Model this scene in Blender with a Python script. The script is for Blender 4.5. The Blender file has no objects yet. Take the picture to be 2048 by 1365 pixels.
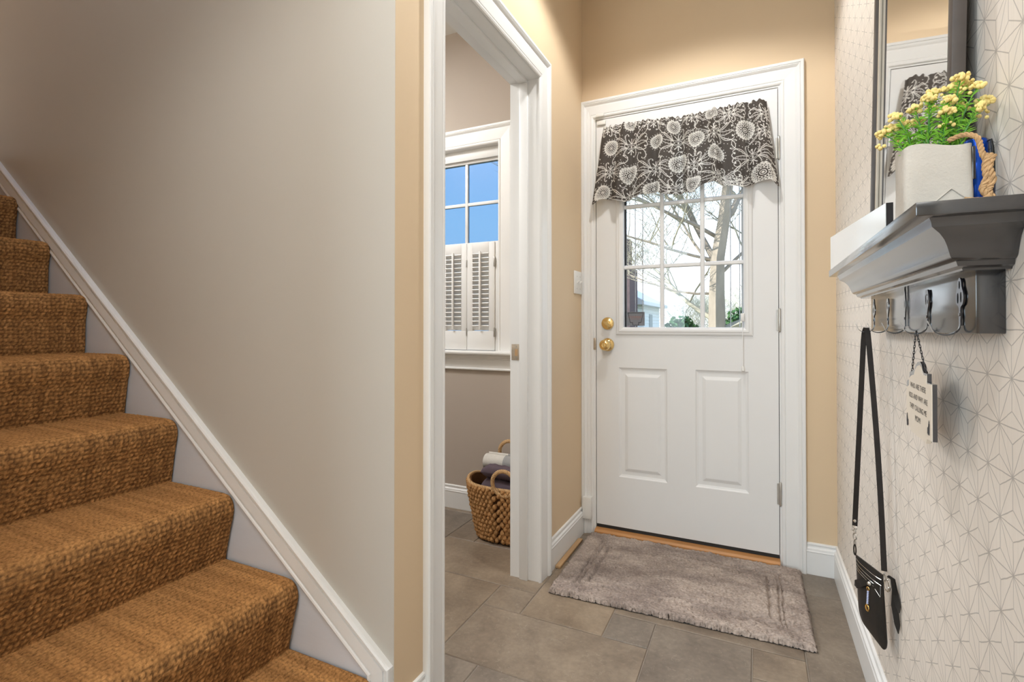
import bpy, bmesh, math, random
import numpy as np
from mathutils import Vector, Matrix

SC = bpy.context.scene
COL = SC.collection
R = math.radians
rnd = random.Random(7)

# ------------------------------------------------------------------ camera
cam_d = bpy.data.cameras.new('camera')
cam = bpy.data.objects.new('camera', cam_d)
COL.objects.link(cam)
cam.location = (0, 0, 1.0514)
cam.rotation_euler = (math.pi/2 + 0.0089, 0, 0.4497)
cam_d.sensor_width = 36.0
cam_d.lens = 36.0*1011.12/2048
cam_d.shift_y = (640.83-682.5)/2048
cam_d.clip_start = 0.02
cam_d.clip_end = 400
SC.camera = cam

# ------------------------------------------------------------------ world, sun, lamps, exposure
world = bpy.data.worlds.new('sky')
SC.world = world
world.use_nodes = True
wn = world.node_tree
wn.nodes.clear()
w_out = wn.nodes.new('ShaderNodeOutputWorld')
w_bg = wn.nodes.new('ShaderNodeBackground')
w_tc = wn.nodes.new('ShaderNodeTexCoord')
w_sep = wn.nodes.new('ShaderNodeSeparateXYZ')
w_rmp = wn.nodes.new('ShaderNodeValToRGB')
wn.links.new(w_tc.outputs['Generated'], w_sep.inputs[0])
wn.links.new(w_sep.outputs['Z'], w_rmp.inputs['Fac'])
wn.links.new(w_rmp.outputs['Color'], w_bg.inputs['Color'])
wn.links.new(w_bg.outputs[0], w_out.inputs['Surface'])
e = w_rmp.color_ramp.elements
e[0].position = 0.0
e[0].color = (0.98, 0.99, 1.0, 1)
e[1].position = 0.9
e[1].color = (0.16, 0.34, 0.72, 1)
k = w_rmp.color_ramp.elements.new(0.2)
k.color = (0.80, 0.92, 1.0, 1)
k = w_rmp.color_ramp.elements.new(0.45)
k.color = (0.38, 0.62, 0.95, 1)
w_bg.inputs['Strength'].default_value = 2.2

def lamp(name, kind, loc, power, color, size=0.1, size_y=None, target=None, spot=None, blend=0.3):
    d = bpy.data.lights.new(name, kind)
    d.energy = power
    d.color = color
    o = bpy.data.objects.new(name, d)
    COL.objects.link(o)
    o.location = loc
    if kind == 'AREA':
        d.size = size
        if size_y:
            d.shape = 'RECTANGLE'
            d.size_y = size_y
    elif kind in ('SPOT', 'POINT'):
        d.shadow_soft_size = size
    if kind == 'SPOT':
        d.spot_size = R(spot)
        d.spot_blend = blend
    if target is not None:
        v = Vector(target) - Vector(loc)
        o.rotation_euler = v.to_track_quat('-Z', 'Y').to_euler()
    return o

sun = lamp('sun', 'SUN', (-6, 4, 12), 9.0, (1.0, 0.95, 0.86), target=(-6+0.75, 4+0.35, 12-0.5))
sun.data.angle = R(0.6)
WARM = (1.0, 0.985, 0.965)
COOL = (0.72, 0.88, 1.0)
lamp('hall_downlight', 'SPOT', (-0.27, 1.70, 2.70), 38, WARM, size=0.05, target=(-0.27, 1.701, 0), spot=136, blend=0.3)
lamp('room_window_light', 'AREA', (-1.75, -2.6, 1.45), 86, COOL, size=1.8, size_y=1.6, target=(0.25, 1.1, 1.0))  # added area fill for daylight from the unseen room; no window is built
lamp('room_ceiling_light', 'AREA', (-0.3, -1.2, 2.70), 16, (1.0, 0.98, 0.95), size=0.9, size_y=0.9, target=(-0.3, -1.2, 0))  # added overhead fill in the unseen room, not a real fixture
lamp('entry_downlight', 'SPOT', (-0.42, 0.10, 2.70), 51, WARM, size=0.09, target=(-0.42, 0.101, 0), spot=140, blend=0.5)
lamp('landing_light', 'POINT', (-3.3, 0.4, 4.2), 9, (1.0, 0.55, 0.22), size=0.15)
lamp('laundry_ceiling_light', 'AREA', (-2.2, 1.40, 2.70), 37, (0.97, 0.97, 0.97), size=0.9, size_y=0.5, target=(-2.2, 1.401, 0))  # fill added to brighten the laundry from above; no fixture there

vs = SC.view_settings
SC.display_settings.display_device = 'sRGB'
vs.view_transform = 'Standard'
vs.look = 'None'
vs.gamma = 1.0
vs.use_curve_mapping = False
vs.exposure = 0.12
cy = SC.cycles
cy.use_denoising = True
cy.max_bounces = 8
cy.diffuse_bounces = 5
cy.glossy_bounces = 4
cy.transparent_max_bounces = 12
cy.caustics_reflective = False
cy.caustics_refractive = False
cy.sample_clamp_indirect = 6.0

# ------------------------------------------------------------------ materials
class NT:
    def __init__(self, mat):
        self.t = mat.node_tree
    def n(self, typ, **kw):
        x = self.t.nodes.new(typ)
        for a, b in kw.items():
            setattr(x, a, b)
        return x
    def l(self, a, b):
        self.t.links.new(a, b)
    def m(self, op, a, b=None, c=None):
        x = self.t.nodes.new('ShaderNodeMath')
        x.operation = op
        for i, v in enumerate((a, b, c)):
            if v is None:
                continue
            if isinstance(v, (int, float)):
                x.inputs[i].default_value = v
            else:
                self.t.links.new(v, x.inputs[i])
        return x.outputs[0]
    def mix(self, f, a, b):
        x = self.t.nodes.new('ShaderNodeMix')
        x.data_type = 'RGBA'
        for s, v in ((x.inputs[0], f), (x.inputs[6], a), (x.inputs[7], b)):
            if isinstance(v, (int, float)):
                s.default_value = v
            elif isinstance(v, tuple):
                s.default_value = v if len(v) == 4 else v + (1,)
            else:
                self.t.links.new(v, s)
        return x.outputs[2]

def srgb(r, g, b):
    f = lambda c: (c/12.92 if c <= 0.04045 else ((c+0.055)/1.055)**2.4)
    return (f(r/255), f(g/255), f(b/255))

def base_mat(name, color, rough=0.5, metal=0.0, spec=0.5, coat=0.0):
    m = bpy.data.materials.new(name)
    m.use_nodes = True
    b = m.node_tree.nodes['Principled BSDF']
    b.inputs['Base Color'].default_value = (*color, 1)
    b.inputs['Roughness'].default_value = rough
    b.inputs['Metallic'].default_value = metal
    b.inputs['Specular IOR Level'].default_value = spec
    if coat:
        b.inputs['Coat Weight'].default_value = coat
        b.inputs['Coat Roughness'].default_value = 0.14
    return m, NT(m), b

def noisy(name, color, rough=0.5, metal=0.0, spec=0.5, scale=20.0, amount=0.12, bump=0.0, bscale=None, stretch=None, coat=0.0, dist=0.002, rvar=0.0):
    """a plain colour with a little procedural variation and relief"""
    m, t, b = base_mat(name, color, rough, metal, spec, coat)
    tc = t.n('ShaderNodeTexCoord')
    mp = t.n('ShaderNodeMapping')
    t.l(tc.outputs['Object'], mp.inputs[0])
    if stretch:
        mp.inputs['Scale'].default_value = stretch
    nz = t.n('ShaderNodeTexNoise')
    nz.inputs['Scale'].default_value = scale
    nz.inputs['Detail'].default_value = 6
    t.l(mp.outputs[0], nz.inputs['Vector'])
    lo = tuple(max(0, c*(1-amount)) for c in color)
    hi = tuple(min(1, c*(1+amount)) for c in color)
    t.l(t.mix(nz.outputs[0], lo, hi), b.inputs['Base Color'])
    if rvar:
        t.l(t.m('MULTIPLY_ADD', nz.outputs[0], rvar, rough-rvar*0.5), b.inputs['Roughness'])
    if bump:
        n2 = t.n('ShaderNodeTexNoise')
        n2.inputs['Scale'].default_value = bscale or scale
        n2.inputs['Detail'].default_value = 4
        t.l(mp.outputs[0], n2.inputs['Vector'])
        bp = t.n('ShaderNodeBump')
        bp.inputs['Strength'].default_value = bump
        bp.inputs['Distance'].default_value = dist
        t.l(n2.outputs[0], bp.inputs['Height'])
        t.l(bp.outputs[0], b.inputs['Normal'])
    return m

M = {}
M['tan'] = noisy('tan_wall_paint', (0.69, 0.54, 0.365), 0.75, spec=0.25, scale=3, amount=0.02, bump=0.05, bscale=180)
M['stairwall'] = noisy('greige_wall_paint', (0.555, 0.53, 0.48), 0.6, spec=0.3, scale=3, amount=0.02, bump=0.06, bscale=160)  # tan greyed in the colour, carrying part of the cool daylight
M['taupe'] = noisy('taupe_wall_paint', (0.45, 0.39, 0.335), 0.75, spec=0.25, scale=3, amount=0.02, bump=0.05, bscale=180)
M['ceil'] = noisy('ceiling_paint', (0.78, 0.78, 0.77), 0.85, spec=0.2, scale=4, amount=0.02)
M['roomwall'] = noisy('room_wall_paint', (0.72, 0.68, 0.60), 0.8, spec=0.2, scale=3, amount=0.02)
M['white'] = noisy('white_trim_paint', (0.80, 0.80, 0.79), 0.35, spec=0.4, scale=9, amount=0.03, bump=0.10, bscale=30, stretch=(1, 1, 0.15))
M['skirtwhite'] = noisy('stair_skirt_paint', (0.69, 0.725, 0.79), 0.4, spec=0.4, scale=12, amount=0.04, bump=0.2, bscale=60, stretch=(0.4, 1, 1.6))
M['doorwhite'] = noisy('door_paint', (0.79, 0.79, 0.785), 0.42, spec=0.4, scale=5, amount=0.02, bump=0.05, bscale=60)
M['plate'] = noisy('plastic_white', (0.78, 0.77, 0.74), 0.3, spec=0.5, scale=8, amount=0.02)
M['brass'] = noisy('polished_brass', (0.83, 0.60, 0.26), 0.14, metal=1.0, scale=14, amount=0.1)
M['nickel'] = noisy('brushed_nickel', (0.55, 0.53, 0.49), 0.34, metal=1.0, scale=30, amount=0.15)
M['oldmetal'] = noisy('worn_strike_metal', (0.58, 0.50, 0.40), 0.4, metal=0.7, scale=60, amount=0.4)
M['oak'] = noisy('oak_wood', (0.50, 0.24, 0.085), 0.45, scale=26, amount=0.35, stretch=(0.15, 1, 1))
M['shimwood'] = noisy('raw_pine', (0.45, 0.28, 0.14), 0.7, scale=30, amount=0.3, stretch=(1, 0.15, 1))
M['blackrubber'] = noisy('black_rubber', (0.02, 0.02, 0.02), 0.6, scale=20, amount=0.2)
M['grout'] = noisy('grout', (0.27, 0.23, 0.19), 0.9, scale=60, amount=0.15)
M['woodfloor'] = noisy('room_floor_wood', (0.36, 0.22, 0.12), 0.4, scale=8, amount=0.25, stretch=(0.2, 1, 1))
M['blackwood'] = noisy('black_gloss_paint', (0.012, 0.012, 0.014), 0.22, spec=0.85, scale=24, amount=0.5, bump=0.05, bscale=30, stretch=(1, 0.2, 1), coat=1.0, rvar=0.16)
M['blackiron'] = noisy('black_iron', (0.014, 0.014, 0.018), 0.26, spec=0.85, metal=0.0, scale=60, amount=0.4, coat=1.0)
M['leather'] = noisy('black_leather', (0.013, 0.012, 0.011), 0.36, spec=0.5, scale=40, amount=0.5, bump=0.25, bscale=420, dist=0.0006)
M['strapbrown'] = noisy('dark_strap_leather', (0.020, 0.015, 0.012), 0.6, spec=0.2, scale=50, amount=0.4, bump=0.15, bscale=300)
M['chrome'] = noisy('chrome', (0.75, 0.74, 0.70), 0.15, metal=1.0, scale=20, amount=0.1)
M['gold'] = noisy('gold_charm', (0.80, 0.52, 0.18), 0.25, metal=1.0, scale=20, amount=0.1)
M['bead'] = noisy('blue_glass_beads', (0.45, 0.50, 0.72), 0.15, spec=0.6, scale=50, amount=0.3)
M['plaque'] = noisy('cream_enamel', (0.74, 0.66, 0.55), 0.4, scale=16, amount=0.05)
M['ink'] = noisy('dark_ink', (0.05, 0.045, 0.045), 0.6, scale=30, amount=0.2)
M['potcloth'] = noisy('natural_canvas', (0.55, 0.51, 0.45), 0.9, spec=0.1, scale=26, amount=0.14, bump=0.5, bscale=260, dist=0.0015)
M['jute'] = noisy('jute_rope', (0.52, 0.33, 0.17), 0.9, spec=0.1, scale=160, amount=0.4, bump=0.6, bscale=420)
M['stem'] = noisy('plant_stem', (0.055, 0.21, 0.035), 0.5, scale=60, amount=0.3)
M['leaf'] = noisy('plant_leaf', (0.26, 0.58, 0.06), 0.45, scale=40, amount=0.45)
M['flower'] = noisy('yellow_blossom', (0.86, 0.66, 0.25), 0.6, scale=90, amount=0.22)
M['bluemetal'] = noisy('blue_anodised', (0.006, 0.09, 0.62), 0.25, metal=0.55, scale=12, amount=0.15)
M['gloss_white'] = noisy('gloss_white_board', (0.88, 0.87, 0.85), 0.12, spec=0.6, scale=6, amount=0.03, coat=0.6)
M['straw'] = noisy('seagrass', (0.40, 0.215, 0.085), 0.75, spec=0.25, scale=50, amount=0.45, bump=0.4, bscale=160, stretch=(1, 1, 0.35))
M['strawdark'] = noisy('seagrass_core', (0.13, 0.06, 0.025), 0.9, spec=0.1, scale=50, amount=0.4)
M['ropehandle'] = noisy('seagrass_rope', (0.53, 0.34, 0.17), 0.7, spec=0.25, scale=70, amount=0.35)
M['towelwhite'] = noisy('white_towel', (0.62, 0.60, 0.56), 0.95, spec=0.1, scale=60, amount=0.1, bump=0.6, bscale=300)
M['towelgrey'] = noisy('grey_towel', (0.33, 0.33, 0.33), 0.95, spec=0.1, scale=60, amount=0.12, bump=0.6, bscale=300)
M['quilt'] = noisy('plum_quilt', (0.115, 0.085, 0.105), 0.8, spec=0.2, scale=20, amount=0.2, bump=0.3, bscale=120)
M['darkcloth'] = noisy('navy_cloth', (0.02, 0.022, 0.03), 0.9, spec=0.1, scale=40, amount=0.4)
M['sticker'] = noisy('grey_decal', (0.17, 0.175, 0.19), 0.5, scale=30, amount=0.1)
M['stickerline'] = noisy('decal_print', (0.03, 0.03, 0.035), 0.5, scale=30, amount=0.1)
M['stickertext'] = noisy('decal_lettering', (0.30, 0.12, 0.09), 0.5, scale=30, amount=0.1)
M['cord'] = noisy('white_cord', (0.85, 0.85, 0.85), 0.6, scale=30, amount=0.05)
M['frame'] = noisy('mirror_frame_brown', (0.075, 0.062, 0.055), 0.45, spec=0.4, scale=40, amount=0.2, bump=0.1, bscale=200)
M['linerwood'] = noisy('mirror_liner', (0.62, 0.54, 0.43), 0.4, scale=20, amount=0.08)
M['bark'] = noisy('pale_bark', (0.30, 0.26, 0.21), 0.9, spec=0.1, scale=6, amount=0.45, bump=0.6, bscale=14, stretch=(1, 1, 0.4), dist=0.02)
M['twig'] = noisy('twig_bark', (0.33, 0.31, 0.24), 0.9, spec=0.1, scale=6, amount=0.35)
M['straw_twig'] = noisy('pale_twigs', (0.52, 0.50, 0.38), 0.9, spec=0.1, scale=6, amount=0.3)
M['bush'] = noisy('evergreen_foliage', (0.035, 0.10, 0.03), 0.7, spec=0.2, scale=9, amount=0.5)
M['lawn'] = noisy('winter_lawn', (0.24, 0.23, 0.12), 0.95, spec=0.1, scale=2, amount=0.3)
M['siding'] = noisy('pale_siding', (0.50, 0.55, 0.55), 0.7, scale=8, amount=0.06)
M['rooftile'] = noisy('pale_roof', (0.62, 0.62, 0.62), 0.9, scale=12, amount=0.2)
M['houseglass'] = noisy('dark_window', (0.05, 0.11, 0.13), 0.6, scale=8, amount=0.2)
M['brick'] = noisy('brick_wall', (0.13, 0.095, 0.095), 0.9, spec=0.1, scale=14, amount=0.5)
M['canlight'] = noisy('can_trim', (0.8, 0.8, 0.78), 0.4, scale=10, amount=0.02)

def mat_tile():
    m, t, b = base_mat('slate_tile', (0.2, 0.17, 0.14), 0.42, spec=0.4)
    oi = t.n('ShaderNodeObjectInfo')
    geo = t.n('ShaderNodeNewGeometry')
    off = t.n('ShaderNodeVectorMath', operation='MULTIPLY_ADD')
    t.l(oi.outputs['Random'], off.inputs[0])
    off.inputs[1].default_value = (7, 13, 3)
    t.l(geo.outputs['Position'], off.inputs[2])
    n1 = t.n('ShaderNodeTexNoise')
    n1.inputs['Scale'].default_value = 5
    n1.inputs['Detail'].default_value = 9
    n1.inputs['Roughness'].default_value = 0.62
    n1.inputs['Distortion'].default_value = 0.4
    t.l(off.outputs[0], n1.inputs['Vector'])
    r1 = t.n('ShaderNodeValToRGB')
    t.l(n1.outputs[0], r1.inputs[0])
    r1.color_ramp.elements[0].position = 0.30
    r1.color_ramp.elements[0].color = (0.150, 0.112, 0.080, 1)
    r1.color_ramp.elements[1].position = 0.72
    r1.color_ramp.elements[1].color = (0.290, 0.228, 0.165, 1)
    n2 = t.n('ShaderNodeTexNoise')
    n2.inputs['Scale'].default_value = 70
    n2.inputs['Detail'].default_value = 5
    t.l(off.outputs[0], n2.inputs['Vector'])
    fine = t.m('MULTIPLY_ADD', n2.outputs[0], 0.5, 0.75)
    tone = t.m('MULTIPLY', fine, t.m('MULTIPLY_ADD', oi.outputs['Random'], 0.22, 0.90))
    hs = t.n('ShaderNodeHueSaturation')
    t.l(r1.outputs[0], hs.inputs['Color'])
    t.l(tone, hs.inputs['Value'])
    t.l(t.m('MULTIPLY_ADD', oi.outputs['Random'], 0.35, 0.75), hs.inputs['Saturation'])
    # pale fine scratches
    w = t.n('ShaderNodeTexNoise')
    w.inputs['Scale'].default_value = 26
    w.inputs['Detail'].default_value = 8
    w.inputs['Distortion'].default_value = 2.2
    t.l(off.outputs[0], w.inputs['Vector'])
    sc = t.m('LESS_THAN', t.m('ABSOLUTE', t.m('SUBTRACT', w.outputs[0], 0.63)), 0.006)
    t.l(t.mix(t.m('MULTIPLY', sc, 0.4), hs.outputs[0], (0.46, 0.40, 0.32)), b.inputs['Base Color'])
    bp = t.n('ShaderNodeBump')
    bp.inputs['Strength'].default_value = 0.25
    bp.inputs['Distance'].default_value = 0.002
    t.l(t.m('ADD', n1.outputs[0], t.m('MULTIPLY', n2.outputs[0], 0.3)), bp.inputs['Height'])
    t.l(bp.outputs[0], b.inputs['Normal'])
    return m
M['tile'] = mat_tile()

def mat_wallpaper():
    """cream paper printed with silver rays from the points of a triangular lattice"""
    m, t, b = base_mat('starburst_wallpaper', (0.74, 0.66, 0.56), 0.6, spec=0.3)
    geo = t.n('ShaderNodeNewGeometry')
    wob = t.n('ShaderNodeTexNoise')
    wob.inputs['Scale'].default_value = 30
    t.l(geo.outputs['Position'], wob.inputs['Vector'])
    sp = t.n('ShaderNodeSeparateXYZ')
    t.l(geo.outputs['Position'], sp.inputs[0])
    wv = t.m('MULTIPLY_ADD', wob.outputs[0], 0.003, -0.0015)
    y = t.m('ADD', t.m('SUBTRACT', sp.outputs['Y'], 0.958), wv)
    z = t.m('ADD', t.m('SUBTRACT', sp.outputs['Z'], 0.9805), wv)
    P, Q = 0.0775, 0.1286
    def local(y, z, oy, oz):
        a = t.m('SUBTRACT', y, oy)
        c = t.m('SUBTRACT', z, oz)
        a = t.m('SUBTRACT', a, t.m('MULTIPLY', t.m('ROUND', t.m('DIVIDE', a, P)), P))
        c = t.m('SUBTRACT', c, t.m('MULTIPLY', t.m('ROUND', t.m('DIVIDE', c, Q)), Q))
        d = t.m('SQRT', t.m('ADD', t.m('MULTIPLY', a, a), t.m('MULTIPLY', c, c)))
        return t.m('ABSOLUTE', a), t.m('ABSOLUTE', c), d
    a1, c1, d1 = local(y, z, 0, 0)
    a2, c2, d2 = local(y, z, P/2, Q/2)
    use2 = t.m('LESS_THAN', d2, d1)
    inv = t.m('SUBTRACT', 1.0, use2)
    sel = lambda p, q: t.m('ADD', t.m('MULTIPLY', p, inv), t.m('MULTIPLY', q, use2))
    a, c, dd = sel(a1, a2), sel(c1, c2), sel(d1, d2)
    def ray(u, v):
        n = math.hypot(u, v)
        return t.m('ABSOLUTE', t.m('SUBTRACT', t.m('MULTIPLY', a, v/n), t.m('MULTIPLY', c, u/n)))
    dist = t.m('MINIMUM', t.m('MINIMUM', a, c), t.m('MINIMUM', ray(P/2, Q/2), ray(P/2, Q/6)))
    wid = t.m('MULTIPLY_ADD', wob.outputs[0], 0.0005, 0.00035)
    line = t.m('SUBTRACT', 1.0, t.m('SMOOTHSTEP' if False else 'MINIMUM', 1.0, t.m('DIVIDE', dist, t.m('MULTIPLY', wid, 2.0))))
    node = t.m('LESS_THAN', dd, 0.0022)
    ink = t.m('MINIMUM', 1.0, t.m('ADD', t.m('MULTIPLY', line, 1.25), t.m('MULTIPLY', node, 0.35)))
    # faint vertical weave of the paper
    mp = t.n('ShaderNodeMapping')
    mp.inputs['Scale'].default_value = (1, 260, 12)
    t.l(geo.outputs['Position'], mp.inputs[0])
    nz = t.n('ShaderNodeTexNoise')
    nz.inputs['Scale'].default_value = 1
    nz.inputs['Detail'].default_value = 3
    t.l(mp.outputs[0], nz.inputs['Vector'])
    paper = t.mix(nz.outputs[0], (0.74, 0.675, 0.60), (0.84, 0.775, 0.70))
    t.l(t.mix(t.m('MULTIPLY', ink, 0.62), paper, (0.24, 0.22, 0.20)), b.inputs['Base Color'])
    return m
M['paper'] = mat_wallpaper()

def mat_carpet():
    m, t, b = base_mat('brown_loop_carpet', (0.25, 0.12, 0.04), 0.95, spec=0.08)
    tc = t.n('ShaderNodeNewGeometry')
    mp = t.n('ShaderNodeMapping')
    mp.inputs['Scale'].default_value = (0.8, 34, 0.8)
    t.l(tc.outputs['Position'], mp.inputs[0])
    st = t.n('ShaderNodeTexNoise')
    st.inputs['Scale'].default_value = 1.0
    st.inputs['Detail'].default_value = 5
    t.l(mp.outputs[0], st.inputs['Vector'])
    nz = t.n('ShaderNodeTexNoise')
    nz.inputs['Scale'].default_value = 330
    nz.inputs['Detail'].default_value = 4
    t.l(tc.outputs['Position'], nz.inputs['Vector'])
    at = t.n('ShaderNodeAttribute')
    at.attribute_name = 'nub'
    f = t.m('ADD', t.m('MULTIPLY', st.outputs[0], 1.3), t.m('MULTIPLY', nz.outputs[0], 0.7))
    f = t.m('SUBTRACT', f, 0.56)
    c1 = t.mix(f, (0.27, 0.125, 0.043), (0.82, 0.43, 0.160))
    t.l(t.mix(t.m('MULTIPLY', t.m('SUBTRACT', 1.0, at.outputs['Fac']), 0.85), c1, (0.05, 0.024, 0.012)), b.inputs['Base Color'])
    bp = t.n('ShaderNodeBump')
    bp.inputs['Strength'].default_value = 0.8
    bp.inputs['Distance'].default_value = 0.003
    t.l(nz.outputs[0], bp.inputs['Height'])
    t.l(bp.outputs[0], b.inputs['Normal'])
    return m
M['carpet'] = mat_carpet()

def mat_rug():
    m, t, b = base_mat('taupe_bath_mat_pile', (0.3, 0.25, 0.22), 0.95, spec=0.08)
    tc = t.n('ShaderNodeTexCoord')
    n1 = t.n('ShaderNodeTexNoise')
    n1.inputs['Scale'].default_value = 6
    n1.inputs['Detail'].default_value = 6
    n1.inputs['Roughness'].default_value = 0.65
    mp = t.n('ShaderNodeMapping')
    mp.inputs['Scale'].default_value = (0.75, 1.5, 1)
    t.l(tc.outputs['Object'], mp.inputs[0])
    t.l(mp.outputs[0], n1.inputs['Vector'])
    r1 = t.n('ShaderNodeValToRGB')  # mottle puts the shading of the brushed pile into the colour
    t.l(n1.outputs[0], r1.inputs[0])
    r1.color_ramp.elements[0].position = 0.36
    r1.color_ramp.elements[0].color = (0.255, 0.205, 0.180, 1)
    r1.color_ramp.elements[1].position = 0.60
    r1.color_ramp.elements[1].color = (0.44, 0.365, 0.315, 1)
    n2 = t.n('ShaderNodeTexNoise')
    n2.inputs['Scale'].default_value = 140
    n2.inputs['Detail'].default_value = 6
    t.l(mp.outputs[0], n2.inputs['Vector'])
    v = t.m('MULTIPLY_ADD', n2.outputs[0], 1.3, 0.35)
    hs = t.n('ShaderNodeHueSaturation')
    t.l(r1.outputs[0], hs.inputs['Color'])
    t.l(v, hs.inputs['Value'])
    t.l(hs.outputs[0], b.inputs['Base Color'])
    bp = t.n('ShaderNodeBump')
    bp.inputs['Strength'].default_value = 0.9
    bp.inputs['Distance'].default_value = 0.004
    t.l(n2.outputs[0], bp.inputs['Height'])
    t.l(bp.outputs[0], b.inputs['Normal'])
    return m
M['rug'] = mat_rug()

def mat_print():
    m, t, b = base_mat('valance_print', (0.1, 0.1, 0.1), 0.9, spec=0.1)
    at = t.n('ShaderNodeAttribute')
    at.attribute_name = 'print'
    tc = t.n('ShaderNodeTexCoord')
    nz = t.n('ShaderNodeTexNoise')
    nz.inputs['Scale'].default_value = 300
    t.l(tc.outputs['Object'], nz.inputs['Vector'])
    dark = t.mix(nz.outputs[0], (0.070, 0.060, 0.054), (0.125, 0.110, 0.098))
    t.l(t.mix(at.outputs['Fac'], dark, (0.80, 0.78, 0.74)), b.inputs['Base Color'])
    tr = t.n('ShaderNodeBsdfTranslucent')
    t.l(t.mix(at.outputs['Fac'], dark, (0.80, 0.78, 0.74)), tr.inputs['Color'])
    mx = t.n('ShaderNodeMixShader')
    mx.inputs[0].default_value = 0.22
    t.l(b.outputs[0], mx.inputs[1])
    t.l(tr.outputs[0], mx.inputs[2])
    t.l(mx.outputs[0], m.node_tree.nodes['Material Output'].inputs['Surface'])
    return m
M['print'] = mat_print()

def mat_glass(name, tint):
    m = bpy.data.materials.new(name)
    m.use_nodes = True
    t = NT(m)
    m.node_tree.nodes.remove(m.node_tree.nodes['Principled BSDF'])
    tr = t.n('ShaderNodeBsdfTransparent')
    tr.inputs[0].default_value = (*tint, 1)
    gl = t.n('ShaderNodeBsdfGlossy')
    gl.inputs['Roughness'].default_value = 0.02
    fr = t.n('ShaderNodeFresnel')
    fr.inputs[0].default_value = 1.45
    mx = t.n('ShaderNodeMixShader')
    t.l(fr.outputs[0], mx.inputs[0])
    t.l(tr.outputs[0], mx.inputs[1])
    t.l(gl.outputs[0], mx.inputs[2])
    t.l(mx.outputs[0], m.node_tree.nodes['Material Output'].inputs['Surface'])
    return m
M['glass'] = mat_glass('window_glass', (0.96, 0.98, 1.0))
M['blueglass'] = mat_glass('blue_tinted_glass', (0.125, 0.235, 0.38))
mm, tt, bb = base_mat('mirror_glass', (0.90, 0.89, 0.87), 0.02, metal=1.0)
M['mirror'] = mm

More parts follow.
